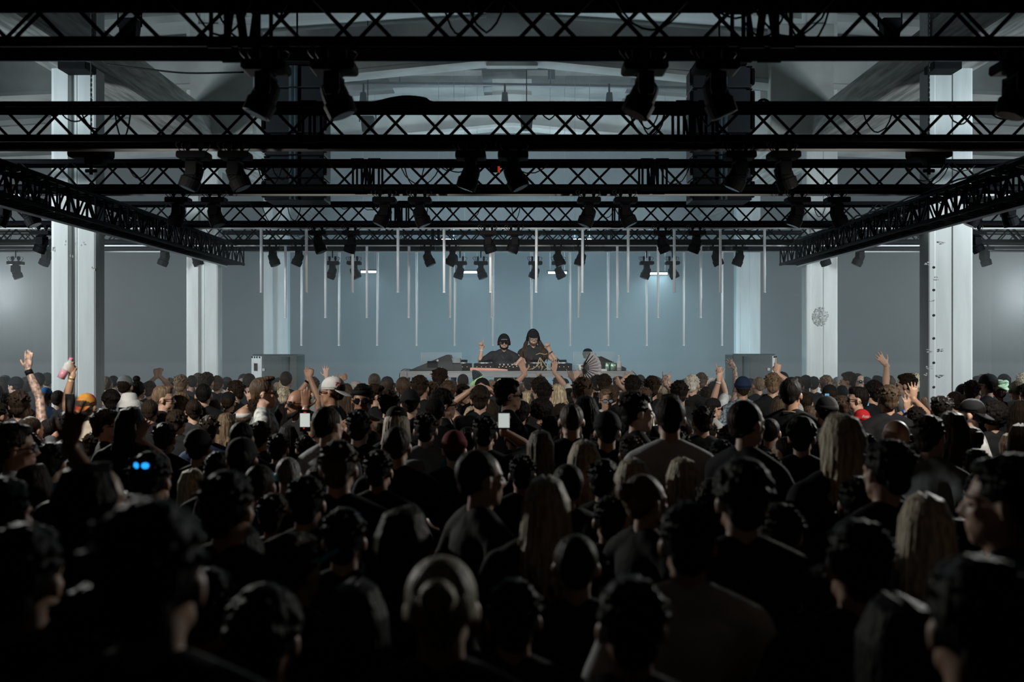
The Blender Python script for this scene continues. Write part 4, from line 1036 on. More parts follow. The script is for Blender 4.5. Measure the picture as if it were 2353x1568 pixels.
P(525, 920, 38, 'short', 'dark', 'black', 0, None, hw='cap', hwc='black')
P(590, 935, 40, 'short', 'dark', 'black', 0, 'person raising one open hand beside the man in a floral shirt', arms=[(-1, 569, 893, 'open', -15)])
P(561, 955, 42, 'balding', 'brown', 'black', 0, 'bald person wearing a white headband', 'light')
P(520, 967, 44, 'straight', 'lbrown', 'black', 0, 'person with long light brown hair hanging straight', fem=True)
P(247, 975, 54, 'short', 'dark', 'black', 70, 'man with black glasses in right profile', 'light', g='clear')
P(301, 968, 62, 'long', 'black', 'black', 0, None, fem=True)
P(380, 1005, 56, 'short', 'dark', 'black', 5, None, 'tan')
P(350, 1098, 92, 'short', 'black', 'black', 10, 'person with blue reflecting glasses pushed up on the head', 'tan')
P(14, 957, 42, 'short', 'black', 'black', 15, None)
P(36, 1024, 78, 'short', 'dark', 'white', 65, 'large face in right profile with glasses and white shirt at the frame edge', 'tan', g='clear')
P(225, 1022, 52, 'short', 'dark', 'black', 60, None)
P(290, 1012, 50, 'long', 'ginger', 'black', 5, 'person with reddish hair', fem=True)
P(408, 966, 48, 'curly', 'dark', 'black', 10, None)
P(457, 1026, 66, 'short', 'black', 'black', 0, None, hw='beanie')
P(556, 1003, 60, 'crop', 'black', 'black', 0, None)
P(335, 1058, 60, 'short', 'black', 'black', 0, 'dark figure holding up a slender open hand', 'light', arms=[(1, 338, 968, 'loose', 25)], style='tank')
P(608, 897, 46, 'quiff', 'brown', 'floral', 78, 'man with swept-up hair, glasses and floral shirt facing right', 'light', g='clear')
P(658, 876, 30, 'crop', 'dark', 'black', 0, None)
P(684, 921, 43, 'none', 'black', 'black', -130, 'bearded bald man in dark glasses with a hand beside his face', 'tan', g='sun', beard=True, arms=[(-1, 703, 893, 'flat', 0)])
P(652, 908, 33, 'curly', 'blond', 'black', 0, None)
P(700, 917, 34, 'short', 'dark', 'black', 0, 'person clasping both raised hands near the ground speaker', 'mid', arms=[(1, 714, 845, 'fist', 8), (-1, 704, 846, 'loose', -10)], style='tank')
P(762, 894, 48, 'crop', 'dark', 'black', -80, 'man in a backward white cap with red lettering', 'tan', hw='capb', hwc='white', g='clear')
P(742, 884, 30, 'short', 'brown', 'grey', 0, 'person behind the white cap raising an open hand', 'light', arms=[(1, 748, 839, 'open', -5)])
P(795, 898, 36, 'long', 'brown', 'black', 0, 'long-haired person behind the white cap with one bent hand up', fem=True, arms=[(1, 800, 862, 'relaxed', 60)])
P(832, 913, 46, 'short', 'black', 'none', 178, 'bare-shouldered man in dark sunglasses and black headband facing the camera', 'tan', g='sun')
P(818, 889, 34, 'short', 'lbrown', 'beige', 0, None, hw='bucket', hwc='beige')
P(866, 905, 37, 'short', 'dark', 'black', 75, 'man with dark sunglasses in right profile behind the bare-shouldered man', 'light', g='sun')
P(894, 924, 46, 'short', 'dark', 'black', 5, None, 'light')
P(890, 884, 32, 'short', 'brown', 'black', 0, None, hw='cap', hwc='charcoal')
P(927, 887, 37, 'crop', 'brown', 'black', 0, None)
P(966, 887, 38, 'short', 'dark', 'black', 10, None)
P(943, 923, 48, 'crop', 'dark', 'black', 0, 'man in a plain black cap with lit ears', 'light', hw='beanie')
P(1014, 868, 33, 'short', 'dark', 'grey', 35, 'taller dark-haired person standing before the booth table', dz=0.44)
P(1064, 880, 28, 'crop', 'dark', 'black', 0, None)
P(1099, 878, 34, 'short', 'brown', 'black', 0, 'person in a pale green bucket hat below the booth', hw='bucket', hwc='lime')
P(1108, 890, 36, 'short', 'black', 'black', 0, 'person in a black cap in front of the pale green hat', hw='cap')
P(993, 900, 37, 'short', 'brown', 'black', 0, None)
P(1030, 897, 38, 'curly', 'brown', 'black', 0, None)
P(1066, 903, 34, 'short', 'dark', 'black', 140, 'person turned back toward the camera with a lit face', 'light')
P(1103, 913, 46, 'curly', 'dark', 'black', 0, 'curly-haired person with both arms folded over the head', 'light', arms=[(1, 1092, 886, 'relaxed', -70), (-1, 1118, 886, 'relaxed', 70)], style='tank')
P(1022, 926, 50, 'curly', 'black', 'black', 70, 'curly-haired person with metal glasses in right profile', 'light', g='clear')
P(1085, 951, 42, 'straight', 'blond', 'black', 0, 'person with straight blonde hair to the shoulders', fem=True)
P(1000, 942, 48, 'short', 'black', 'black', 0, None, hw='cap')
P(1170, 904, 50, 'short', 'black', 'black', 72, 'dark-haired man in sunglasses in right profile below the DJs', 'light', g='sun')
P(912, 968, 56, 'long', 'blond', 'black', 0, 'person with blonde hair under a dark cap', hw='cap', fem=True)
P(978, 984, 56, 'short', 'dark', 'grey', 0, 'short-haired man in a grey tee with a blue strap', 'light')
P(1022, 975, 46, 'straight', 'blond', 'black', 5, None, fem=True)
P(825, 979, 58, 'short', 'black', 'black', 0, None)
P(756, 974, 64, 'crop', 'dark', 'white', 35, 'short-haired man with lit ear and a white collar', 'light')
P(702, 1028, 52, 'short', 'black', 'black', 0, 'person filming with a lit phone held high', 'light', arms=[(1, 712, 968, 'grip', -8)], style='tank')
P(853, 1016, 52, 'crop', 'black', 'black', 0, None, 'light')
P(912, 1020, 70, 'crop', 'dark', 'black', 0, None)
P(1044, 1029, 66, 'short', 'dark', 'black', 0, 'person in a dark red cap', 'light', hw='beanie', hwc='darkred')
P(662, 1086, 70, 'buzz', 'grey', 'grey', -10, 'man with a shaved grey head and blue earpiece', 'light')
P(779, 1070, 84, 'short', 'brown', 'black', 0, None)
P(871, 1077, 74, 'short', 'dark', 'black', 10, None)
P(950, 1090, 74, 'short', 'dark', 'teal', 0, 'person in a grey bucket hat', hw='bucket', hwc='grey')
P(1107, 1092, 96, 'crop', 'dark', 'black', 62, 'broad man with a lit profile, turned right', 'light')
P(1114, 992, 60, 'short', 'black', 'black', 5, 'dark figure raising a lit phone left of the long blonde heads', arms=[(1, 1160, 952, 'grip', 5)])
P(640, 1028, 54, 'short', 'black', 'black', 0, None)
P(1211, 915, 36, 'straight', 'blond', 'black', 0, None, fem=True)
P(1282, 900, 38, 'bob', 'blond', 'white', 0, 'person with a blonde bob and white collar', fem=True)
P(1309, 898, 32, 'short', 'dark', 'black', 0, 'person in a white cap half hidden by a brown-haired head', hw='cap', hwc='white')
P(1337, 900, 50, 'short', 'brown', 'black', -5, 'person with thick brown hair below the folding fan', 'light')
P(1250, 901, 38, 'short', 'black', 'black', 0, None)
P(1218, 888, 34, 'short', 'dark', 'white', 0, 'person in a white top stretching one bare arm up to the mixer', 'light', arms=[(-1, 1196, 831, 'loose', -20)], style='tank')
P(1266, 884, 31, 'short', 'dark', 'black', 0, 'person raising a hand with spread fingers below the long-haired DJ', 'light', arms=[(1, 1276, 824, 'open', 5)], style='tank')
P(1238, 882, 28, 'crop', 'dark', 'grey', 0, 'person pointing with a black-gloved hand', arms=[(1, 1234, 852, 'point', -30)], style='long')
P(1308, 881, 29, 'short', 'brown', 'black', 0, 'person raising a pointing finger beside the fan', 'mid', arms=[(1, 1306, 845, 'point', -20)], style='tank')
P(1324, 884, 28, 'crop', 'dark', 'black', 0, 'person raising a flat pale hand left of the fan', 'light', arms=[(1, 1327, 850, 'flat', 10)], style='tank')
P(1362, 880, 30, 'short', 'black', 'black', 0, 'person holding up the open folding fan', 'mid', arms=[(-1, 1342, 838, 'grip', 0)], style='tank')
P(1393, 915, 34, 'short', 'lbrown', 'white', 172, 'man in mirrored glasses facing the camera', 'light', g='mirror')
P(1371, 916, 34, 'straight', 'black', 'black', 0, 'person with black hair beside the man in mirrored glasses', fem=True)
P(1392, 880, 34, 'short', 'dark', 'black', 20, 'greyish-haired person with a fist beside the head', 'light', arms=[(1, 1412, 866, 'fist', -30)])
P(1453, 886, 38, 'short', 'black', 'black', 0, None)
P(1424, 905, 34, 'short', 'brown', 'black', 0, 'person pointing a reddish hand up to the right', 'light', arms=[(1, 1460, 858, 'point', 60)], style='tank')
P(1497, 887, 37, 'short', 'dark', 'black', 0, None)
P(1520, 898, 33, 'short', 'dark', 'black', 0, 'person raising a tattooed arm with a pointing finger', 'tattoo', arms=[(1, 1529, 852, 'point', 0)], style='tank')
P(1543, 884, 29, 'crop', 'dark', 'black', 0, 'person raising a pointing fist right of the booth', 'light', arms=[(1, 1549, 856, 'point', 50)])
P(1560, 900, 40, 'short', 'black', 'black', 5, None)
P(1591, 881, 32, 'short', 'plat', 'black', 20, 'person with spiky near-white hair', 'light')
P(1440, 920, 38, 'crop', 'dark', 'black', 0, None, 'light')
P(1480, 914, 40, 'short', 'brown', 'black', 0, None)
P(1513, 921, 34, 'short', 'brown', 'black', 0, None)
P(1303, 927, 34, 'short', 'black', 'white', 0, None, hw='beanie')
P(1244, 945, 58, 'afro', 'black', 'black', 0, None)
P(1346, 940, 58, 'long', 'black', 'black', 0, None, fem=True)
P(1467, 944, 60, 'short', 'black', 'black', 78, 'man in right profile with brightly lit face and dark hair', 'light')
P(1395, 988, 66, 'short', 'black', 'black', 0, 'person in a black beanie', hw='beanie')
P(1539, 957, 68, 'quiff', 'dark', 'white', 5, 'tousle-haired man in a white tee with small red print', 'light')
P(1313, 963, 57, 'buzz', 'brown', 'black', 0, None, 'light')
P(1313, 996, 56, 'bun', 'black', 'black', 0, None, fem=True)
P(1640, 934, 38, 'short', 'dark', 'white', 72, 'man in black sunglasses raising a thick bare arm with crossed fingers', 'light', g='sun', arms=[(-1, 1659, 836, 'peace', 8)], style='tank', hw='capb')
P(1662, 906, 32, 'short', 'dark', 'white', 0, 'person in a white tee raising a bent arm', 'light', arms=[(1, 1650, 832, 'point', -10)])
P(1706, 889, 38, 'short', 'dark', 'bandana', 0, 'person in a dark blue bucket hat and patterned scarf', hw='beanie', hwc='navy')
P(1686, 895, 30, 'short', 'dark', 'black', 0, 'person raising a heavily tattooed arm before the ground speaker', 'tattoo', arms=[(1, 1672, 817, 'open', -35)], style='tank')
P(1594, 913, 34, 'curly', 'brown', 'black', 0, None)
P(1717, 968, 82, 'crop', 'dark', 'black', 55, 'broad-headed man with a short crop looking right', 'light')
P(1614, 965, 50, 'short', 'black', 'black', 0, None)
P(1626, 990, 46, 'short', 'black', 'black', 0, None)
P(1512, 1006, 72, 'short', 'black', 'black', 0, 'person in a wide-brimmed black hat', hw='wide')
P(1342, 1050, 80, 'long', 'blond', 'black', 0, None, fem=True)
P(1242, 1022, 66, 'straight', 'lbrown', 'black', 0, None, fem=True)
P(1451, 1040, 62, 'short', 'dark', 'black', 0, None)
P(1453, 1098, 90, 'long', 'blond', 'black', 0, None, fem=True)
P(1568, 1092, 84, 'bob', 'blond', 'black', 0, None, fem=True)
P(1776, 880, 36, 'short', 'lbrown', 'black', 15, 'light-haired man raising a bent finger before the ground speaker', 'light', arms=[(1, 1791, 822, 'point', 10)], style='tank')
P(1818, 903, 50, 'quiff', 'black', 'black', 30, 'man with slick black hair and a lit cheek', 'tan')
P(1796, 880, 22, 'short', 'black', 'black', 0, None, hw='cap', dz=0.5)
P(1851, 884, 29, 'short', 'dark', 'black', 0, None, hw='cap', hwc='charcoal')
P(1897, 886, 30, 'short', 'lbrown', 'black', 0, None)
P(1906, 904, 36, 'short', 'dark', 'black', 0, None, hw='cap')
P(1934, 901, 31, 'crop', 'black', 'black', 0, None)
P(1947, 873, 29, 'short', 'brown', 'black', -70, 'hazy brown-haired person turned left', 'light')
P(1973, 873, 26, 'crop', 'dark', 'black', 160, 'hazy man in sunglasses facing the camera', 'light', g='sun')
P(2080, 881, 35, 'short', 'dark', 'grey', -60, 'man stretching one arm high and waving', 'light', arms=[(-1, 2014, 812, 'open', -40)], style='tee')
P(1970, 913, 40, 'fade', 'black', 'none', -70, 'bare-shouldered man with a skin fade and dark glasses facing left', 'light', g='sun')
P(1979, 963, 44, 'crop', 'dark', 'black', 0, 'person in a bright red backward cap', hw='beanie', hwc='red')
P(2004, 898, 40, 'curly', 'black', 'black', -30, 'dark curly-haired person with glasses', 'light', g='clear')
P(2040, 913, 44, 'short', 'brown', 'black', 0, None)
P(2068, 912, 33, 'short', 'black', 'black', 0, None, hw='cap')
P(2103, 958, 44, 'short', 'black', 'black', 0, 'person raising both open hands beside the right column', 'mid', arms=[(1, 2099, 878, 'open', 0), (-1, 2084, 906, 'open', 0)], style='tank')
P(2126, 950, 34, 'short', 'dark', 'black', 0, 'person raising a loose fist in front of the right column', arms=[(1, 2122, 913, 'fist', -20)])
P(2161, 938, 48, 'short', 'black', 'black', 0, 'dark-haired person with sunglasses pushed up on the head')
P(2055, 940, 46, 'short', 'black', 'black', 0, 'person in a dark bucket hat below the raised open hands', hw='bucket')
P(1761, 926, 38, 'curly', 'black', 'black', 10, None)
P(1825, 945, 46, 'buzz', 'grey', 'black', 5, 'person with a buzzed grey head and orange strap', 'light')
P(1851, 921, 36, 'crop', 'dark', 'black', 10, None, 'light')
P(1898, 945, 52, 'short', 'black', 'black', 0, None, hw='beanie')
P(2235, 902, 24, 'short', 'dark', 'black', 40, None, 'light', dz=0.55)
P(2268, 881, 36, 'short', 'dark', 'charcoal', -40, 'person in a dark cap and sunglasses turned left', 'light', hw='cap', hwc='charcoal', g='sun')
P(2294, 896, 38, 'short', 'dark', 'black', 0, 'person in a knotted mint green head wrap', hw='turban', hwc='mint')
P(2334, 893, 32, 'buzz', 'brown', 'white', 0, 'person with a buzzed brown head and white top', 'tan')
P(2268, 921, 36, 'short', 'black', 'black', 0, 'person in a bright red beanie', hw='beanie', hwc='red')
P(2281, 957, 66, 'afro', 'black', 'black', 0, 'person with a large head of dark curls')
P(2230, 948, 50, 'short', 'black', 'white', -50, 'bearded man in a white tee and black cap facing left', 'light', hw='capb', beard=True)
P(2202, 944, 36, 'short', 'black', 'black', 0, None)
P(2187, 982, 66, 'long', 'dark', 'black', 5, 'person with long dark hair lit golden along one side', fem=True)
P(2138, 1000, 66, 'short', 'dark', 'grey', 50, 'short-haired man in a grey tee turned right', 'light')
P(2057, 1001, 60, 'none', 'dark', 'black', -10, 'bald man with a shining reddish scalp', 'tan')
P(2073, 1024, 56, 'short', 'dark', 'black', 0, None, 'light')
P(1930, 1004, 90, 'long', 'blond', 'black', -15, 'person with long blonde hair and dark roots', fem=True)
P(1842, 1000, 66, 'curly', 'dark', 'black', 20, None, 'light')
P(1800, 1034, 60, 'buzz', 'dark', 'white', -40, 'man with a buzzed head and white collar bending left', 'light')
P(2034, 1078, 98, 'short', 'black', 'black', -20, None)
P(2320, 1020, 52, 'straight', 'lbrown', 'black', 10, 'person with light straight hair at the right frame edge', 'light', fem=True)
# nearest rows
P(217, 1150, 132, 'long', 'black', 'black', 40, 'near woman with long black hair and faintly lit cheek', 'mid', fem=True)
P(442, 1108, 70, 'straight', 'blond', 'black', 0, 'person with pale blonde hair between two dark heads', fem=True)
P(527, 1170, 122, 'short', 'black', 'black', 15, 'near dark-haired person with a long lit neck', 'mid', style='tank')
P(557, 1052, 78, 'short', 'black', 'black', 0, None, hw='cap')
P(610, 1465, 178, 'curly', 'black', 'black', 0, 'nearest dark curly head at the bottom of the frame')
P(350, 1330, 210, 'short', 'black', 'black', 0, 'very large dark head low on the left side')
P(60, 1330, 180, 'short', 'black', 'black', 5, 'very dark near figure in the lower left corner')
P(312, 1215, 108, 'short', 'dark', 'black', 10, None)
P(10, 1185, 120, 'short', 'black', 'black', 10, 'near dark figure with a raised arm at the left frame edge', 'tan', arms=[(1, 182, 915, 'open', 12)], style='tank')
P(1255, 1158, 110, 'long', 'blond', 'black', 0, 'near woman with long shining blonde hair', 'light', fem=True)
P(932, 1238, 128, 'bob', 'dark', 'black', 25, 'near dark bobbed head with lit cheek', 'light')
P(1323, 1300, 122, 'crop', 'dark', 'black', 0, 'near short-haired head with thin rim light on both sides', 'mid')
P(1015, 1395, 170, 'bun', 'blond', 'black', 0, 'nearest blonde head with hair tied in a knot', 'light', fem=True)
P(1487, 1145, 96, 'bun', 'lbrown', 'black', 60, 'near tied-back light-haired head turned right', 'light', fem=True)
P(1580, 1248, 132, 'short', 'black', 'white', 5, 'near dark-haired man in a pale tee', 'mid')
P(1890, 1160, 82, 'crop', 'blond', 'blue', 0, 'person with cropped light hair and blue collar', 'light')
P(1705, 1150, 120, 'curly', 'black', 'black', 0, None)
P(1672, 1292, 96, 'short', 'dark', 'black', -10, 'near dark head with lit neck above the pale grey shoulder', 'light')
P(1970, 1300, 150, 'short', 'black', 'black', 0, None)
P(2125, 1205, 118, 'long', 'blond', 'denim', 10, 'near person with light streaked hair and gathered denim top', 'light', fem=True)
P(2305, 1155, 138, 'short', 'black', 'denim', -60, 'near dark-haired person facing left at the right frame edge', 'light')
P(2200, 1260, 110, 'short', 'black', 'black', 0, 'near person with one arm lifted behind the head', 'light', arms=[(1, 2215, 1185, 'relaxed', -20)])
P(2169, 1058, 58, 'short', 'dark', 'black', 20, None)
P(792, 1240, 120, 'short', 'black', 'black', 0, None)
P(1180, 1420, 150, 'short', 'black', 'black', 0, None)
P(820, 1420, 170, 'long', 'black', 'black', 0, None, fem=True)
P(1450, 1440, 170, 'short', 'black', 'black', 0, None)
P(2240, 1440, 180, 'short', 'black', 'charcoal', 0, None)
P(2060, 1480, 180, 'long', 'black', 'black', 0, None, fem=True)
P(220, 1480, 200, 'short', 'black', 'charcoal', 0, None)
P(705, 1150, 92, 'short', 'black', 'black', 0, None)
P(630, 1180, 80, 'short', 'dark', 'white', 5, None)
P(1400, 1190, 88, 'short', 'black', 'black', 0, None)
P(1790, 1230, 110, 'short', 'dark', 'black', 0, None)
P(2240, 1070, 66, 'short', 'black', 'black', 0, None)
P(120, 1060, 70, 'short', 'black', 'teal', 0, None)
P(1200, 1085, 72, 'short', 'black', 'black', 0, None)
P(1655, 1050, 66, 'short', 'black', 'black', 0, None)
P(1760, 1080, 70, 'short', 'black', 'black', 0, None)
P(1380, 1020, 56, 'short', 'dark', 'black', 0, None)
P(1560, 1020, 52, 'short', 'black', 'black', 0, None)
N_NAMED = len(PEOPLE)
# hazy heads in the farthest rows
random.seed(12)
hz = [12, 62, 88, 108, 245, 262, 392, 440, 455, 522, 560, 575, 622, 640, 860, 905, 948, 985, 1000, 1042, 1080, 1130, 1150, 1180, 1205, 1228, 1290, 1345, 1376, 1420, 1470, 1508, 1532, 1574, 1612, 1632, 1655, 1725, 1742,
      1832, 1870, 1925, 1990, 2015, 2045, 2100, 2245, 2256, 2305, 2348]
for i, x in enumerate(hz):
    y = 882 + random.uniform(-5, 9) ; w_ = random.uniform(26, 30)
    if 900 < x < 1460: y += 8; w_ = 27
    P(x, y, w_, random.choice(['short', 'crop', 'short', 'curly', 'buzz', 'bun', 'straight']), random.choice(['dark', 'brown', 'lbrown', 'black', 'dark', 'blond']), random.choice(['black', 'charcoal', 'grey', 'white', 'black']),
      random.uniform(-30, 30), None, random.choice(['light', 'mid']), hw=random.choice([None, None, None, 'cap']), hwc=random.choice(['black', 'grey', 'charcoal', 'white']))
# in-between rows that are only partly seen
mid = [(90, 945, 40), (215, 965, 44), (345, 940, 42), (445, 940, 42), (490, 935, 40), (610, 950, 44), (650, 945, 42), (700, 950, 42), (790, 935, 40), (860, 945, 44), (905, 940, 42), (1060, 935, 40), (1130, 935, 40), (1200, 945, 44),
       (1290, 945, 44), (1420, 940, 42), (1580, 935, 40), (1680, 935, 42), (1790, 930, 40), (1860, 955, 44), (1930, 930, 38), (2020, 940, 42), (2300, 930, 40), (2345, 940, 46), (2190, 920, 38), (75, 985, 50), (185, 1010, 54),
       (480, 985, 50), (600, 1000, 52), (660, 1000, 52), (740, 1020, 56), (890, 990, 50), (1075, 1010, 54), (1180, 1000, 50), (1270, 985, 50), (1370, 1000, 50), (1460, 985, 50), (1570, 985, 50), (1675, 1010, 56), (1770, 990, 52),
       (1880, 1040, 60), (1985, 1030, 58), (2110, 1050, 62), (2230, 1010, 54), (2345, 1000, 56), (80, 1110, 84), (500, 1080, 74), (600, 1110, 80), (730, 1110, 80), (1000, 1150, 88), (1300, 1110, 80), (1390, 1100, 76), (1640, 1150, 90),
       (1830, 1110, 80), (1970, 1150, 90), (2250, 1130, 84), (130, 1210, 100), (430, 1240, 110), (2340, 1280, 130), (680, 1310, 130), (480, 1400, 150), (2300, 1390, 150)]
mid += [(-4, 950, 44), (-6, 1000, 52), (2360, 900, 34), (2358, 1040, 60), (-8, 900, 34), (8, 918, 34), (22, 1000, 50), (66, 962, 44), (112, 985, 48), (6, 1078, 70), (64, 1030, 58), (150, 1040, 60), (180, 1085, 72), (85, 925, 38), (8, 885, 30), (2330, 960, 46), (2210, 900, 32), (2120, 985, 50), (270, 1070, 70), (440, 1180, 96), (560, 1270, 116), (900, 1330, 130), (1900, 1380, 140)]
for k in range(34):      # the crowd goes on a little beyond both frame edges
    sdx = 1 if k % 2 else -1; dd_ = 3.5 + 0.27 * k; mid.append((CX + sdx * (1176 + 60 + random.uniform(0, 260)), HY + 0.62 * F / dd_, 0.172 * F / dd_))
for (x, y, w_) in mid:
    P(x, y, w_, random.choice(['short', 'crop', 'short', 'curly', 'bun', 'straight', 'long']), random.choice(['dark', 'black', 'black', 'brown', 'dark']), random.choice(['black', 'charcoal', 'black', 'navy', 'black']),
      random.uniform(-30, 30), None, random.choice(['light', 'mid', 'tan']), style=random.choice(['tee', 'tee', 'long']))

# leave out in-between heads that would hide a described person or a held thing
KEEP = [(701, 966, 7.4, 14), (1158, 968, 5.6, 14), (160, 925, 7.5, 12), (1356, 850, 12.6, 20), (357, 1045, 4.0, 14), (2294, 890, 11.6, 16), (146, 858, 9, 10), (66, 850, 9, 10)]
fill = PEOPLE[N_NAMED:]; keep_ = []
for q in fill:
    ok = True; hh = 0.135 * F / q['d']; ww = q['w'] * 0.5
    for n_ in PEOPLE[:N_NAMED]:
        if not n_['look'] or n_['d'] <= q['d'] - 0.1: continue
        if abs(n_['x'] - q['x']) < ww + n_['w'] * 0.22 and q['y'] - hh < n_['y'] + n_['w'] * 0.30 and q['y'] > n_['y'] - 10: ok = False
    for (kx, ky, kd, kr) in KEEP:
        if kd > q['d'] - 0.1 and abs(kx - q['x']) < ww + kr * 0.6 and q['y'] - hh < ky + kr * 0.6 and q['y'] > ky: ok = False
    if ok: keep_.append(q)
PEOPLE[N_NAMED:] = keep_
# farthest hand-raisers: stand so that the raised hand is above its own shoulder
for q in PEOPLE:
    if q['arms'] and len(q['arms']) == 1 and q['w'] < 35 and abs(q['f']) < 40 and q['look'] != 'man in a dark beanie facing left':
        sd, tx = q['arms'][0][0], q['arms'][0][1]; a_ = q['arms'][0][4]
        q['x'] = tx - sd * 0.17 * F / q['d'] - 0.12 * math.sin(R(a_)) * F / q['d']
# ---- keep people from standing inside each other by sliding them along their line of sight
PE = PEOPLE
for it in range(60):
    moved = False
    for i in range(len(PE)):
        a = PE[i]; ax = (a['x'] - CX) * a['d'] / F
        for j in range(i + 1, len(PE)):
            b = PE[j]
            if abs(a['d'] - b['d']) > 0.45: continue
            bx = (b['x'] - CX) * b['d'] / F
            if abs(ax - bx) > 0.45: continue
            need = 0.40 if a['d'] > 4 else 0.44
            dist = math.hypot((ax - bx), (a['d'] - b['d']) * 1.3)
            if dist < need:
                s = 1 if a['d'] > b['d'] else -1; st = (need - dist) * 0.35
                for q, sg in ((a, s), (b, -s)):
                    q['d'] += sg * st * (0.3 if (q['arms'] or q['look']) else 1.0)
                    D = q['d'] * (q['y'] - HY) / F
                    D = min(max(D, 0.40), 0.90); q['d'] = D * F / (q['y'] - HY); q['D'] = D
                ax = (a['x'] - CX) * a['d'] / F; moved = True
    if not moved: break
# nobody may stand inside the columns or the stage
for q in PE:
    q['d'] = min(q['d'], 14.6)
    q['D'] = q['d'] * (q['y'] - HY) / F
    if abs(abs((q['x'] - CX) * q['d'] / F) - 5.41) < 0.85 and abs(q['d'] - 12.42) < 0.62:
        q['d'] = 11.75; q['D'] = q['d'] * (q['y'] - HY) / F

LAND = [(178, 880, 'the thick left column'), (2168, 880, 'the right column with bolt holes'), (762, 893, 'the white cap with red lettering'), (832, 913, 'the bare-shouldered man in sunglasses'),
        (1393, 915, 'the man in mirrored glasses'), (1356, 850, 'the open folding fan'), (2294, 895, 'the mint green head wrap'), (1979, 961, 'the bright red backward cap'), (950, 1090, 'the grey bucket hat'),
        (201, 929, 'the orange and yellow cap'), (357, 1045, 'the blue reflecting glasses'), (701, 965, 'the tall lit phone'), (1158, 968, 'the small lit phone'), (1512, 1006, 'the wide-brimmed black hat'),
        (2057, 1001, 'the shining bald head'), (1255, 1158, 'the shining blonde hair'), (943, 923, 'the plain black cap with lit ears'), (608, 897, 'the floral shirt'), (298, 925, 'the white bucket hat'),
        (1099, 876, 'the pale green bucket hat'), (1591, 881, 'the spiky near-white hair'), (1085, 950, 'the straight blonde hair'), (1539, 957, 'the white tee with red print'), (1930, 1004, 'the long blonde hair with dark roots'),
        (1044, 1029, 'the dark red cap'), (662, 1086, 'the shaved grey head'), (625, 850, 'the left ground speaker'), (1735, 850, 'the right ground speaker'), (2281, 957, 'the large head of curls'), (1890, 1160, 'the cropped blond head with blue collar'),
        (1565, 1248, 'the near pale tee'), (1015, 1395, 'the nearest blonde head'), (610, 1465, 'the nearest curly head'), (442, 1108, 'the pale blonde head'), (217, 1150, 'the near woman with long black hair'), (472, 800, 'the second left column'),
        (1880, 800, 'the second right column'), (2080, 881, 'the man waving one arm'), (1706, 889, 'the dark blue hat and scarf'), (46, 925, 'the raised tattooed arm with a watch'), (1395, 970, 'the black beanie'), (350, 1330, 'the very large dark head'),
        (2125, 1205, 'the streaked hair and denim top'), (1717, 968, 'the broad-headed man looking right')]
used_labels = set()
def describe(q):
    col = COLWORD[q['hc']]
    if q['hair'] == 'none': s = 'bald person'
    elif q['hw']:
        s = 'person in a %s %s' % ({'black': 'black', 'grey': 'grey', 'charcoal': 'dark grey', 'white': 'white', 'beige': 'beige'}.get(q['hwc'], q['hwc']), {'cap': 'cap', 'capb': 'backward cap', 'beanie': 'beanie', 'bucket': 'bucket hat', 'wide': 'hat', 'turban': 'head wrap'}[q['hw']])
    else: s = 'person with %s %s hair' % (HAIRWORD[q['hair']], col)
    return s
def place_label(q):
    base = q['look'] or describe(q)
    if q['look'] and q['look'] not in used_labels:
        used_labels.add(q['look']); return q['look']
    cands = sorted(LAND, key=lambda l: math.hypot(l[0] - q['x'], (l[1] - q['y']) * 1.6))
    for l in cands:
        dx = q['x'] - l[0]; dy = q['y'] - l[1]
        if math.hypot(dx, dy) < 6: continue
        r_ = math.hypot(dx, dy)
        near = 'just ' if r_ < 55 else ('well ' if r_ > 150 else '')
        if abs(dx) > 2.2 * abs(dy): rel = ('right of ' if dx > 0 else 'left of ')
        elif abs(dy) > 2.2 * abs(dx): rel = ('in front of ' if dy > 0 else 'behind ')
        else: rel = ('in front and to the %s of ' if dy > 0 else 'behind and to the %s of ') % ('right' if dx > 0 else 'left')
        lab = '%s %s%s%s' % (base, near, rel, l[2])
        if lab not in used_labels and len(lab.split()) <= 16:
            used_labels.add(lab); return lab
    return base
def depth_of(q): return q['d']
HAND_AT = {}
rnd2 = random.Random(5)
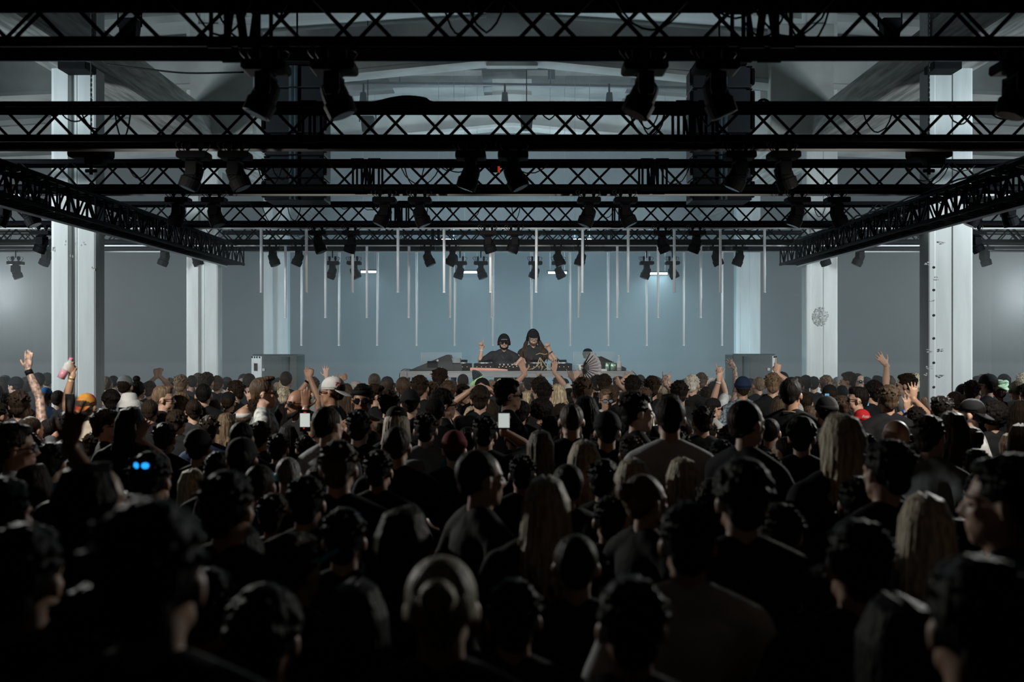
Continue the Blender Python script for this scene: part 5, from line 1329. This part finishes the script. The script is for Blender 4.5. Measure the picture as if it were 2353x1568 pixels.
for q in PE:
    d = q['d']; zc = CZ - q['D']; s = zc / 1.640
    X_ = (q['x'] - CX) * d / F; yaw = R(-q['f'])
    fem = bool(q['fem'])
    Rm = Matrix.Rotation(-yaw, 3, 'Z')
    style = q['style']
    if q['arms']:
        spec = {}
        for (sd, tx, ty, pose, ang) in q['arms']:
            back = abs(q['f']) > 90
            dd = d + (0.12 if not back else -0.14)
            tipw = at(tx, ty, dd); a = R(ang); uw = V((math.sin(a), 0.0, math.cos(a)))
            Lh = {'fist': 0.115, 'grip': 0.12, 'loose': 0.15}.get(pose, 0.17) * s
            wr = tipw - uw * Lh
            loc = (Rm @ (wr - V((X_, d, 0)))) / s; ul = Rm @ uw
            nrm = Rm @ V((0.15 * sd, 1.0, 0.1))
            pole = V((sd * 0.8, 0.35, -0.6))
            spec[sd] = (loc, ul, nrm, pose, pole)
        S, E, W = solve_arm(list(spec)[0], spec[list(spec)[0]][0], lift=0.035)
        me, ch = make_body('person_body', spec, fem, voxel=0.0075 if q['w'] < 60 else 0.006)
        tops = None
    else:
        key = q['body'] or (rnd2.choice(['downf', 'hip']) if fem else rnd2.choice(['down', 'front', 'down']))
        me, ch, tops = BASE[key]
    o = bpy.data.objects.new('person', me); COL.objects.link(o)
    o.location = (X_, d, 0); o.rotation_euler = (0, 0, yaw); o.scale = (s, s, s)
    if not me.materials: me.materials.append(SK[q['skin']])
    o.material_slots[0].link = 'OBJECT'; o.material_slots[0].material = SK[q['skin']]
    tag(o, place_label(q), 'person', 'people in the crowd')
    if q['top'] != 'none':
        tm = tops[style] if tops else make_top('top_' + style, ch, style, fem)
        put(tm, 'shirt' if style != 'tank' else 'tank_top', CM[q['top']], o)
    put(TROUS, 'trousers', CM[rnd2.choice(['black', 'denim', 'charcoal', 'black'])], o)
    if q['hair'] != 'none':
        hk = q['hair']
        if q['hw'] and hk in ('curly', 'quiff', 'topknot', 'bun', 'afro'): hk = 'short'
        if q['hw'] and hk == 'short': hk = 'crop'
        put(HAIR[hk], 'hair', HM[q['hc']], o)
    if abs(q['f']) > 30: put(EYES, 'eyes', M_EYE, o)
    hwo = headwear(o, q['hw'], q['hwc']) if q['hw'] else None
    if q['g']: eyewear(o, q['g'])
    if q['beard']: put(BEARD, 'beard', HM['black'], o)
    q['o'] = o; q['s'] = s; q['hwo'] = hwo; q['ch'] = ch
def who(sub):
    for q in PE:
        if q['look'] and sub in q['look']: return q
def hand_world(q, side):
    S, E, W = q['ch'][side]; return Matrix.Rotation(R(-q['f']), 3, 'Z') @ (W * q['s']) + V((0, 0, 0)) + q['o'].location
# ---- accessories worn: wristbands, watch, earpiece, straps, lettering
def band(q, side, t, m, name, r_=0.031, hh=0.012):
    S, E, W = q['ch'][side]; p = W.lerp(E, t); u = (W - E).normalized()
    o = MB().tube([p - u * hh, p + u * hh], r_ , 14).build(name, m, q['o'], smooth=True); return o
band(who('watch on his raised'), 1, 0.10, M_BLACKP, 'watch', 0.033, 0.02)
band(who('holding up a pink'), -1, 0.25, M_GOLD, 'bracelet'); band(who('holding up a pink'), -1, 0.12, M_GOLD, 'bracelet')
band(who('thick bare arm'), -1, 0.06, M_WHITEP, 'wristband', 0.031, 0.008)
band(who('hand beside his face'), -1, 0.12, M_STEEL, 'watch')
band(who('both open hands'), -1, 0.1, mat('blue_band', (0.03, 0.12, 0.5), 0.4), 'watch')
band(who('arm high and waving'), -1, 0.15, M_GOLD, 'bracelet', 0.030, 0.004)
band(who('clasping both'), -1, 0.12, M_BLACKP, 'watch'); band(who('filming with'), 1, 0.1, M_BLACKP, 'bracelet', 0.031, 0.006)
band(who('black-gloved'), 1, -0.18, CM['black'], 'glove', 0.042, 0.045)
def chain_necklace(q, r_=0.075, z=1.50, m=M_GOLD):
    MB().tube([(r_ * math.cos(a), -0.01 + r_ * math.sin(a), z - 0.02 * math.sin(a)) for a in [2 * PI * i / 20 for i in range(21)]], 0.0035, 5).build('necklace', m, q['o'])
chain_necklace(who('slick black hair'))
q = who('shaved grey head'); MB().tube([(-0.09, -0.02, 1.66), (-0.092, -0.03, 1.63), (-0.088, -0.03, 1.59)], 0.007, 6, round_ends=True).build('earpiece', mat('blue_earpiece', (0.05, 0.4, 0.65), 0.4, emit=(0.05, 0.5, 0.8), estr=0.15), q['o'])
q = who('blue strap'); MB().tube([(0.19, 0.05, 1.43), (0.17, -0.06, 1.47), (0.10, -0.135, 1.33), (0.02, -0.14, 1.2)], (0.022, 0.006), 8).build('strap', CM['teal'], q['o'])
q = who('orange strap'); MB().tube([(-0.06, 0.02, 1.50), (0.0, -0.068, 1.52), (0.06, 0.02, 1.50)], 0.006, 6).build('strap', CM['orange'], q['o'])
q = who('broad-headed man'); MB().tube([(-0.08, 0.0, 1.635), (-0.05, -0.09, 1.60), (0.05, -0.09, 1.60), (0.08, 0, 1.635)], 0.004, 6).build('glasses_cord', M_BLACKP, q['o'])
q = who('wearing a white headband'); MB().tube([(0, -0.012, 1.655), (0, -0.012, 1.70)], [(0.082, 0.101), (0.080, 0.099)], 22, ref=(1, 0, 0)).build('headband', CM['white'], q['o'], smooth=True)
q = who('bare-shouldered man in dark'); MB().tube([(0, -0.012, 1.688), (0, -0.014, 1.722)], [(0.087, 0.104), (0.084, 0.102)], 22, ref=(1, 0, 0)).build('headband', CM['black'], q['o'], smooth=True)
def local_pts(q, pts):
    mi = (Matrix.Translation(q['o'].location) @ Matrix.Rotation(R(-q['f']), 4, 'Z') @ Matrix.Scale(q['s'], 4)).inverted()
    return [mi @ p for p in pts]
q = min(PE, key=lambda p: abs(p['x'] - 792) + abs(p['y'] - 1240)); dn = q['d'] - 0.17
MB().tube(local_pts(q, [at(668, 1334, dn + 0.05), at(700, 1312, dn), at(740, 1288, dn), at(778, 1262, dn + 0.06)]), (0.012, 0.004), 8).build('strap', mat('bright_teal_strap', (0.04, 0.35, 0.48), 0.6), q['o'], smooth=True)
for (ex, ey) in ((741, 1335), (905, 1137), (1160, 1130), (1840, 1355), (1965, 1192)):
    q = min((p for p in PE if p['w'] > 60), key=lambda p: abs(p['x'] - ex) + abs(p['y'] - ey)); sd = 1 if ex > q['x'] else -1
    MB().ell((sd * 0.092, -0.014, 1.600), 0.007, nu=10, nv=6).build('earring', M_STEEL, q['o'], smooth=True)
q = who('sunglasses pushed up'); fr = eyewear(q['o'], 'sun'); fr.location = (0, -0.035, 0.105)
q = who('blue reflecting glasses'); fr = eyewear(q['o'], 'blue'); fr.rotation_euler = (0, 0, PI); fr.location = (0.02, -0.035, 0.418); fr.scale = (0.62, 1, 0.8)
def lettering(text, q, z, r_, yc, size, m, a0, sgn=1, name='lettering'):
    """letters wrapped around the back of a cap"""
    root = bpy.data.objects.new(name, None); verts = []; faces = []
    c = bpy.data.curves.new('t', 'FONT'); c.body = text; c.size = size; c.extrude = 0.0008; c.align_x = 'CENTER'; c.shear = 0.35; c.offset = 0.0006
    to = bpy.data.objects.new('t', c); COL.objects.link(to); dg = bpy.context.evaluated_depsgraph_get()
    me = bpy.data.meshes.new_from_object(to.evaluated_get(dg)); bpy.data.objects.remove(to); bpy.data.objects.remove(root)
    for v in me.vertices:
        a = a0 + v.co.x / r_[0]; k = 1.0 + 0.004 + v.co.z * 3
        zz = z + v.co.y
        e = max(0, (zz - 1.69) / 0.090); sh = math.cos(math.asin(min(e, 0.95))) ** 0.7
        v.co = (r_[0] * sh * k * math.sin(a), yc - r_[1] * sh * k * math.cos(a), zz)
    me.materials.clear(); me.materials.append(m); me.name = name
    o = bpy.data.objects.new(name, me); COL.objects.link(o); o.parent = q['hwo']; return o
M_REDTX = mat('red_thread', (0.5, 0.02, 0.02), 0.7)
lettering('Titl', who('white cap with red lettering'), 1.700, (0.0835, 0.1005), -0.014, 0.042, M_REDTX, R(-50))
lettering('Rozz', who('bright red backward cap'), 1.70, (0.094, 0.11), -0.02, 0.042, mat('grey_thread', (0.35, 0.4, 0.42), 0.7), R(2))
q = who('small red print'); m = MB()
for r_ in range(2):
    for k in range(3): m.box((-0.03 + k * 0.03, -0.128, 1.335 - r_ * 0.03), (0.022, 0.006, 0.006)); m.box((-0.03 + k * 0.03, -0.127, 1.325 - r_ * 0.03), (0.006, 0.006, 0.02))
m.build('print', M_REDTX, q['o'])
# ------------------------------------------------------------------ held things
def phone(x, y, d, wpx, hpx, label, scr, rz=0, ry=0, lit=True, toward=True):
    p = at(x, y, d); w_ = wpx * d / F; h = hpx * d / F
    o = empty('phone', p, rz, label, 'phone'); o.rotation_euler = (0, R(ry), R(rz))
    MB().box((0, 0, 0), (w_, 0.009, h)).build('phone_shell', M_BLACKP, o, bevel=0.003)
    if scr: MB().box((0, -0.0055, 0.004), (w_ * 0.90, 0.002, h * (0.62 if lit == 'part' else 0.86))).build('screen', scr, o)
    return o
q = who('filming with'); o = phone(701, 967, q['d'] + 0.05, 25, 50, 'tall lit phone held up, showing a pale stage picture', M_SCREEN, lit='part')
MB().tube([(-0.008, -0.006, -0.058), (-0.008, -0.008, -0.058)], 0.006, 12).build('record_button', M_REDLED, o)
MB().box((0, -0.007, 0.062), (0.02, 0.002, 0.01)).build('red_banner', M_REDLED, o)
q = who('dark figure raising a lit phone'); phone(1158, 968, q['d'] + 0.05, 28, 38, 'small bright phone raised left of the long-haired women', M_SCREEN)
q = who('dark figure lifting'); phone(160, 928, q['d'] + 0.08, 21, 46, 'black phone silhouette in front of the left column', None)
phone(1505, 970, 9.6, 16, 24, 'pale phone edge beside the lit profile', M_SCREEN, rz=40)
phone(1900, 910, 10.5, 11, 10, 'tiny blue-lit phone screen near the second right column', M_SCREENB)
phone(1991, 930, 10.2, 11, 8, 'tiny blue phone screen between two heads near the right column', M_SCREENB)
q = who('holding up a pink')
hp = hand_world(q, -1)
p = at(146, 858, hp.y - 0.05)
o = empty('drink_bottle', p, 0, 'plastic bottle with pink drink held up before the left column', 'bottle'); o.rotation_euler = (0, R(28), 0)
MB().tube([(0, 0, -0.05), (0, 0, -0.045), (0, 0, 0.03)], [0.028, 0.034, 0.034], 16).build('drink', M_PINK, o, smooth=True)
MB().tube([(0, 0, -0.052), (0, 0, 0.09), (0, 0, 0.12), (0, 0, 0.145)], [0.036, 0.036, 0.018, 0.014], 16).build('bottle_wall', M_GLASS, o, smooth=True)
MB().tube([(0, 0, 0.14), (0, 0, 0.16)], 0.017, 14).build('bottle_top', mat('pink_top', (0.7, 0.2, 0.35), 0.5), o)
def fan(cx, cy, d, r_px, a0, a1, n, label, hub=0.3, film=M_IRID):
    c = at(cx, cy, d); Rr = r_px * d / F
    o = empty('folding_fan', c, 0, label, 'fan')
    m = MB()
    for i in range(n):
        t0 = R(a0 + (a1 - a0) * i / n); t1 = R(a0 + (a1 - a0) * (i + 1) / n); tm = (t0 + t1) / 2
        def pt(t, r_, y): return V((math.sin(t) * r_, y, math.cos(t) * r_))
        r0 = Rr * hub * 1.2
        b = len(m.v); m.v += [pt(t0, r0, 0.0), pt(tm, r0, -0.012), pt(tm, Rr, -0.022), pt(t0, Rr * 0.985, 0.0), pt(t1, r0, 0.0), pt(t1, Rr * 0.985, 0.0)]
        m.v += [v + V((0, 0.0015, 0)) for v in m.v[b:b + 6]]
        m.f += [(b, b + 1, b + 2, b + 3), (b + 1, b + 4, b + 5, b + 2), (b + 9, b + 8, b + 7, b + 6), (b + 8, b + 11, b + 10, b + 7)]
    m.build('leaf', film, o)
    for i in range(n + 1):
        t = R(a0 + (a1 - a0) * i / n)
        k = MB(); k.tube([(0, -0.004, 0), (math.sin(t) * Rr * hub, -0.006, math.cos(t) * Rr * hub), (math.sin(t) * Rr * 0.86, -0.008, math.cos(t) * Rr * 0.86)], [(0.004, 0.003), (0.008, 0.003), (0.004, 0.002)], 6)
        k.build('rib', M_BLACKP, o)
    MB().tube([(0, -0.02, 0), (0, 0.01, 0)], 0.012, 12).build('pivot', M_STEEL, o)
q = who('open folding fan')
fan(1338, 846, hand_world(q, -1).y - 0.06, 44, 28, 168, 11, 'large pale iridescent folding fan with black ribs held up at the booth')
fan(1088, 874, 12.9, 24, -8, 62, 6, 'small dark striped fan rising behind the pale green bucket hat', 0.1, mat('dark_fan_film', (0.12, 0.17, 0.20), 0.5))

# ------------------------------------------------------------------ the two performers and the helper behind the booth
def performer(px, py, d, f, arms, label, top, style, hair, hc, skin, fem=False):
    p = at(px, py, d); s = 1.0
    floor_z = RZS; s = (p.z - floor_z) / 1.640
    base = V((p.x, d, floor_z)); Rm = Matrix.Rotation(R(f), 3, 'Z'); spec = {}
    for (sd, tx, ty, pose, ang, off, Lh) in arms:
        tip = at(tx, ty, d + off); a = R(ang); uw = V((math.sin(a), -0.15, math.cos(a))).normalized()
        spec[sd] = ((Rm @ (tip - uw * Lh * s - base)) / s, Rm @ uw, Rm @ V((0, -1, 0)), pose, Rm @ V((0, -0.25, -1)) + V((sd * 0.7, 0, 0)))
    me, ch = make_body('person_body', spec, fem, 0.006, 1.08)
    o = bpy.data.objects.new('person', me); COL.objects.link(o); o.location = base; o.rotation_euler = (0, 0, R(-f)); o.scale = (s, s, s)
    me.materials.append(SK[skin]); tag(o, label, 'person', 'performers behind the booth')
    put(make_top('top_' + style, ch, style, fem, 0.022), 'shirt', CM[top], o); put(TROUS, 'trousers', CM['black'], o)
    if hair: put(HAIR[hair], 'hair', HM[hc], o)
    put(EYES, 'eyes', M_EYE, o)
    return o, ch, s
RED_PRINT = mat('dark_red_print', (0.22, 0.03, 0.02), 0.8)
# facing us: the person's right hand is on the left of the photograph
d1 = 15.95
o, ch, s = performer(1158, 789, d1, 176, [(1, 1105, 779, 'point', -4, -0.10, 0.17), (-1, 1190, 838, 'relaxed', -150, -0.25, 0.10)],
                     'DJ in a black cap and black tee pointing one finger up', 'charcoal', 'tee', 'crop', 'dark', 'light')  # charcoal puts the pale veil of haze into the black tee's colour
c = headwear(o, 'cap', 'black'); put(BEARD, 'beard', HM['black'], o)
hb = put(HPB, 'headphones', M_BLACKP, o); hc_ = put(HPC, 'ear_cup', M_BLACKP, hb)
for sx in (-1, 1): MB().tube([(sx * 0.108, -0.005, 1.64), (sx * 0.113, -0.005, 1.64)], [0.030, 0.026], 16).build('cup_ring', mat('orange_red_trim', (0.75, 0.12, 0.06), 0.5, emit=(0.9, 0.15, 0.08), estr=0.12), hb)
MB().tube([(-0.05, 0.086, 1.700), (0, 0.103, 1.704), (0.05, 0.086, 1.700)], 0.0025, 5).build('cap_piping', M_WHITEP, c)
fr = eyewear(o, 'sun')
MB().tube([(-0.055, 0.055, 1.485), (-0.035, 0.105, 1.42), (0, 0.135, 1.375), (0.035, 0.105, 1.42), (0.055, 0.055, 1.485)], 0.003, 5).build('necklace', M_STEEL, o)
S, E, W = ch[1]; u = (W - E).normalized(); MB().tube([W - u * 0.03, W - u * 0.015], 0.031, 14).build('wristband', M_WHITEP, o, smooth=True)
m = MB(); random.seed(2)
for k in range(9): m.box((-0.10 + k * 0.025, 0.150, 1.265 + 0.002 * (k % 2)), (0.016, 0.006, 0.032 if k % 3 else 0.024))
m.build('shirt_print', RED_PRINT, o)
o, ch, s = performer(1225, 779, d1 + 0.05, 172, [(-1, 1257, 790, 'fist', -18, -0.05, 0.10), (1, 1206, 846, 'relaxed', 170, -0.2, 0.12)],
                     'long-haired DJ in a black cap and glasses raising one fist', 'charcoal', 'tank', 'crop', 'brown', 'light')  # black top drawn charcoal, with the haze mixed into its colour
headwear(o, 'cap', 'black'); put(BEARD, 'beard', HM['brown'], o); eyewear(o, 'clear')
hb = put(HPB, 'headphones', M_BLACKP, o); put(HPC, 'ear_cup', M_BLACKP, hb)
for sx in (-1, 1):       # locks falling in front of the shoulders
    m = MB()
    for k in range(26):
        r1 = random.uniform(-.012, .012); r2 = random.uniform(-.02, .02); r3 = random.uniform(-.03, .03)
        m.tube([(sx * (0.078 + 0.0010 * k), -0.01 + r1, 1.64), (sx * (0.094 + 0.0020 * k + r1), 0.005 + r1, 1.56), (sx * (0.115 + 0.0030 * k) + r2, 0.03 + r1, 1.48), (sx * (0.125 + 0.0035 * k) + r3, 0.075 + r2, 1.39), (sx * (0.12 + 0.004 * k) - r2, 0.10 + r1, 1.30 + r3)], [0.006, 0.008, 0.009, 0.008, 0.003], 5)
    m.build('hair_lock', HM['brown'], o, smooth=True)
S, E, W = ch[-1]; u = (W - E).normalized(); MB().tube([W - u * 0.05, W - u * 0.075], 0.031, 14).build('wrist_tattoo', M_HOLE, o, smooth=True)
S, E, W = ch[-1]; MB().tube([S.lerp(E, 0.75), E, E.lerp(W, 0.15)], 0.0455, 14, round_ends=True).build('elbow_tattoo', mat('tattoo_ink', (0.16, 0.12, 0.11), 0.6, 0, 0.5, 40), o, smooth=True)
m = MB()
for k in range(3): m.box((0.05 + 0.012 * (k - 1), 0.152, 1.30), (0.005, 0.006, 0.085)); m.box((0.05, 0.152, 1.27 + 0.03 * k), (0.045, 0.006, 0.006))
m.build('shirt_print', RED_PRINT, o)
# helper in a dark cap leaning behind the fan
o, ch, s = performer(1352, 817, 16.4, 105, [], 'person in a dark cap and sunglasses bending behind the folding fan', 'black', 'long', 'crop', 'black', 'brown')
headwear(o, 'cap', 'black'); eyewear(o, 'sun')

# ------------------------------------------------------------------ theatrical haze in the far half of the hall
def haze_box(name, y0, y1, dens, label, an=0.15, h=8.0):
    o = MB().box((0, (y0 + y1) / 2, h / 2 + 0.01), (25.9, y1 - y0, h)).build(name)
    m = bpy.data.materials.new(name); m.use_nodes = True; nt = m.node_tree; nt.nodes.clear()
    out = nt.nodes.new('ShaderNodeOutputMaterial'); vs = nt.nodes.new('ShaderNodeVolumeScatter')
    vs.inputs['Density'].default_value = dens; vs.inputs['Anisotropy'].default_value = an; vs.inputs['Color'].default_value = (0.93, 0.98, 1.0, 1)
    nt.links.new(vs.outputs[0], out.inputs['Volume'])
    o.data.materials.append(m); tag(o, label, 'haze', kind='stuff'); o.display_type = 'WIRE'
    return o
haze_box('haze', 15.02, 26.9, 0.026, 'pale blue-grey stage haze filling the far half of the hall')
haze_box('low_haze', 11.6, 15.0, 0.030, 'thin low haze drifting over the farthest rows of heads', h=1.92)
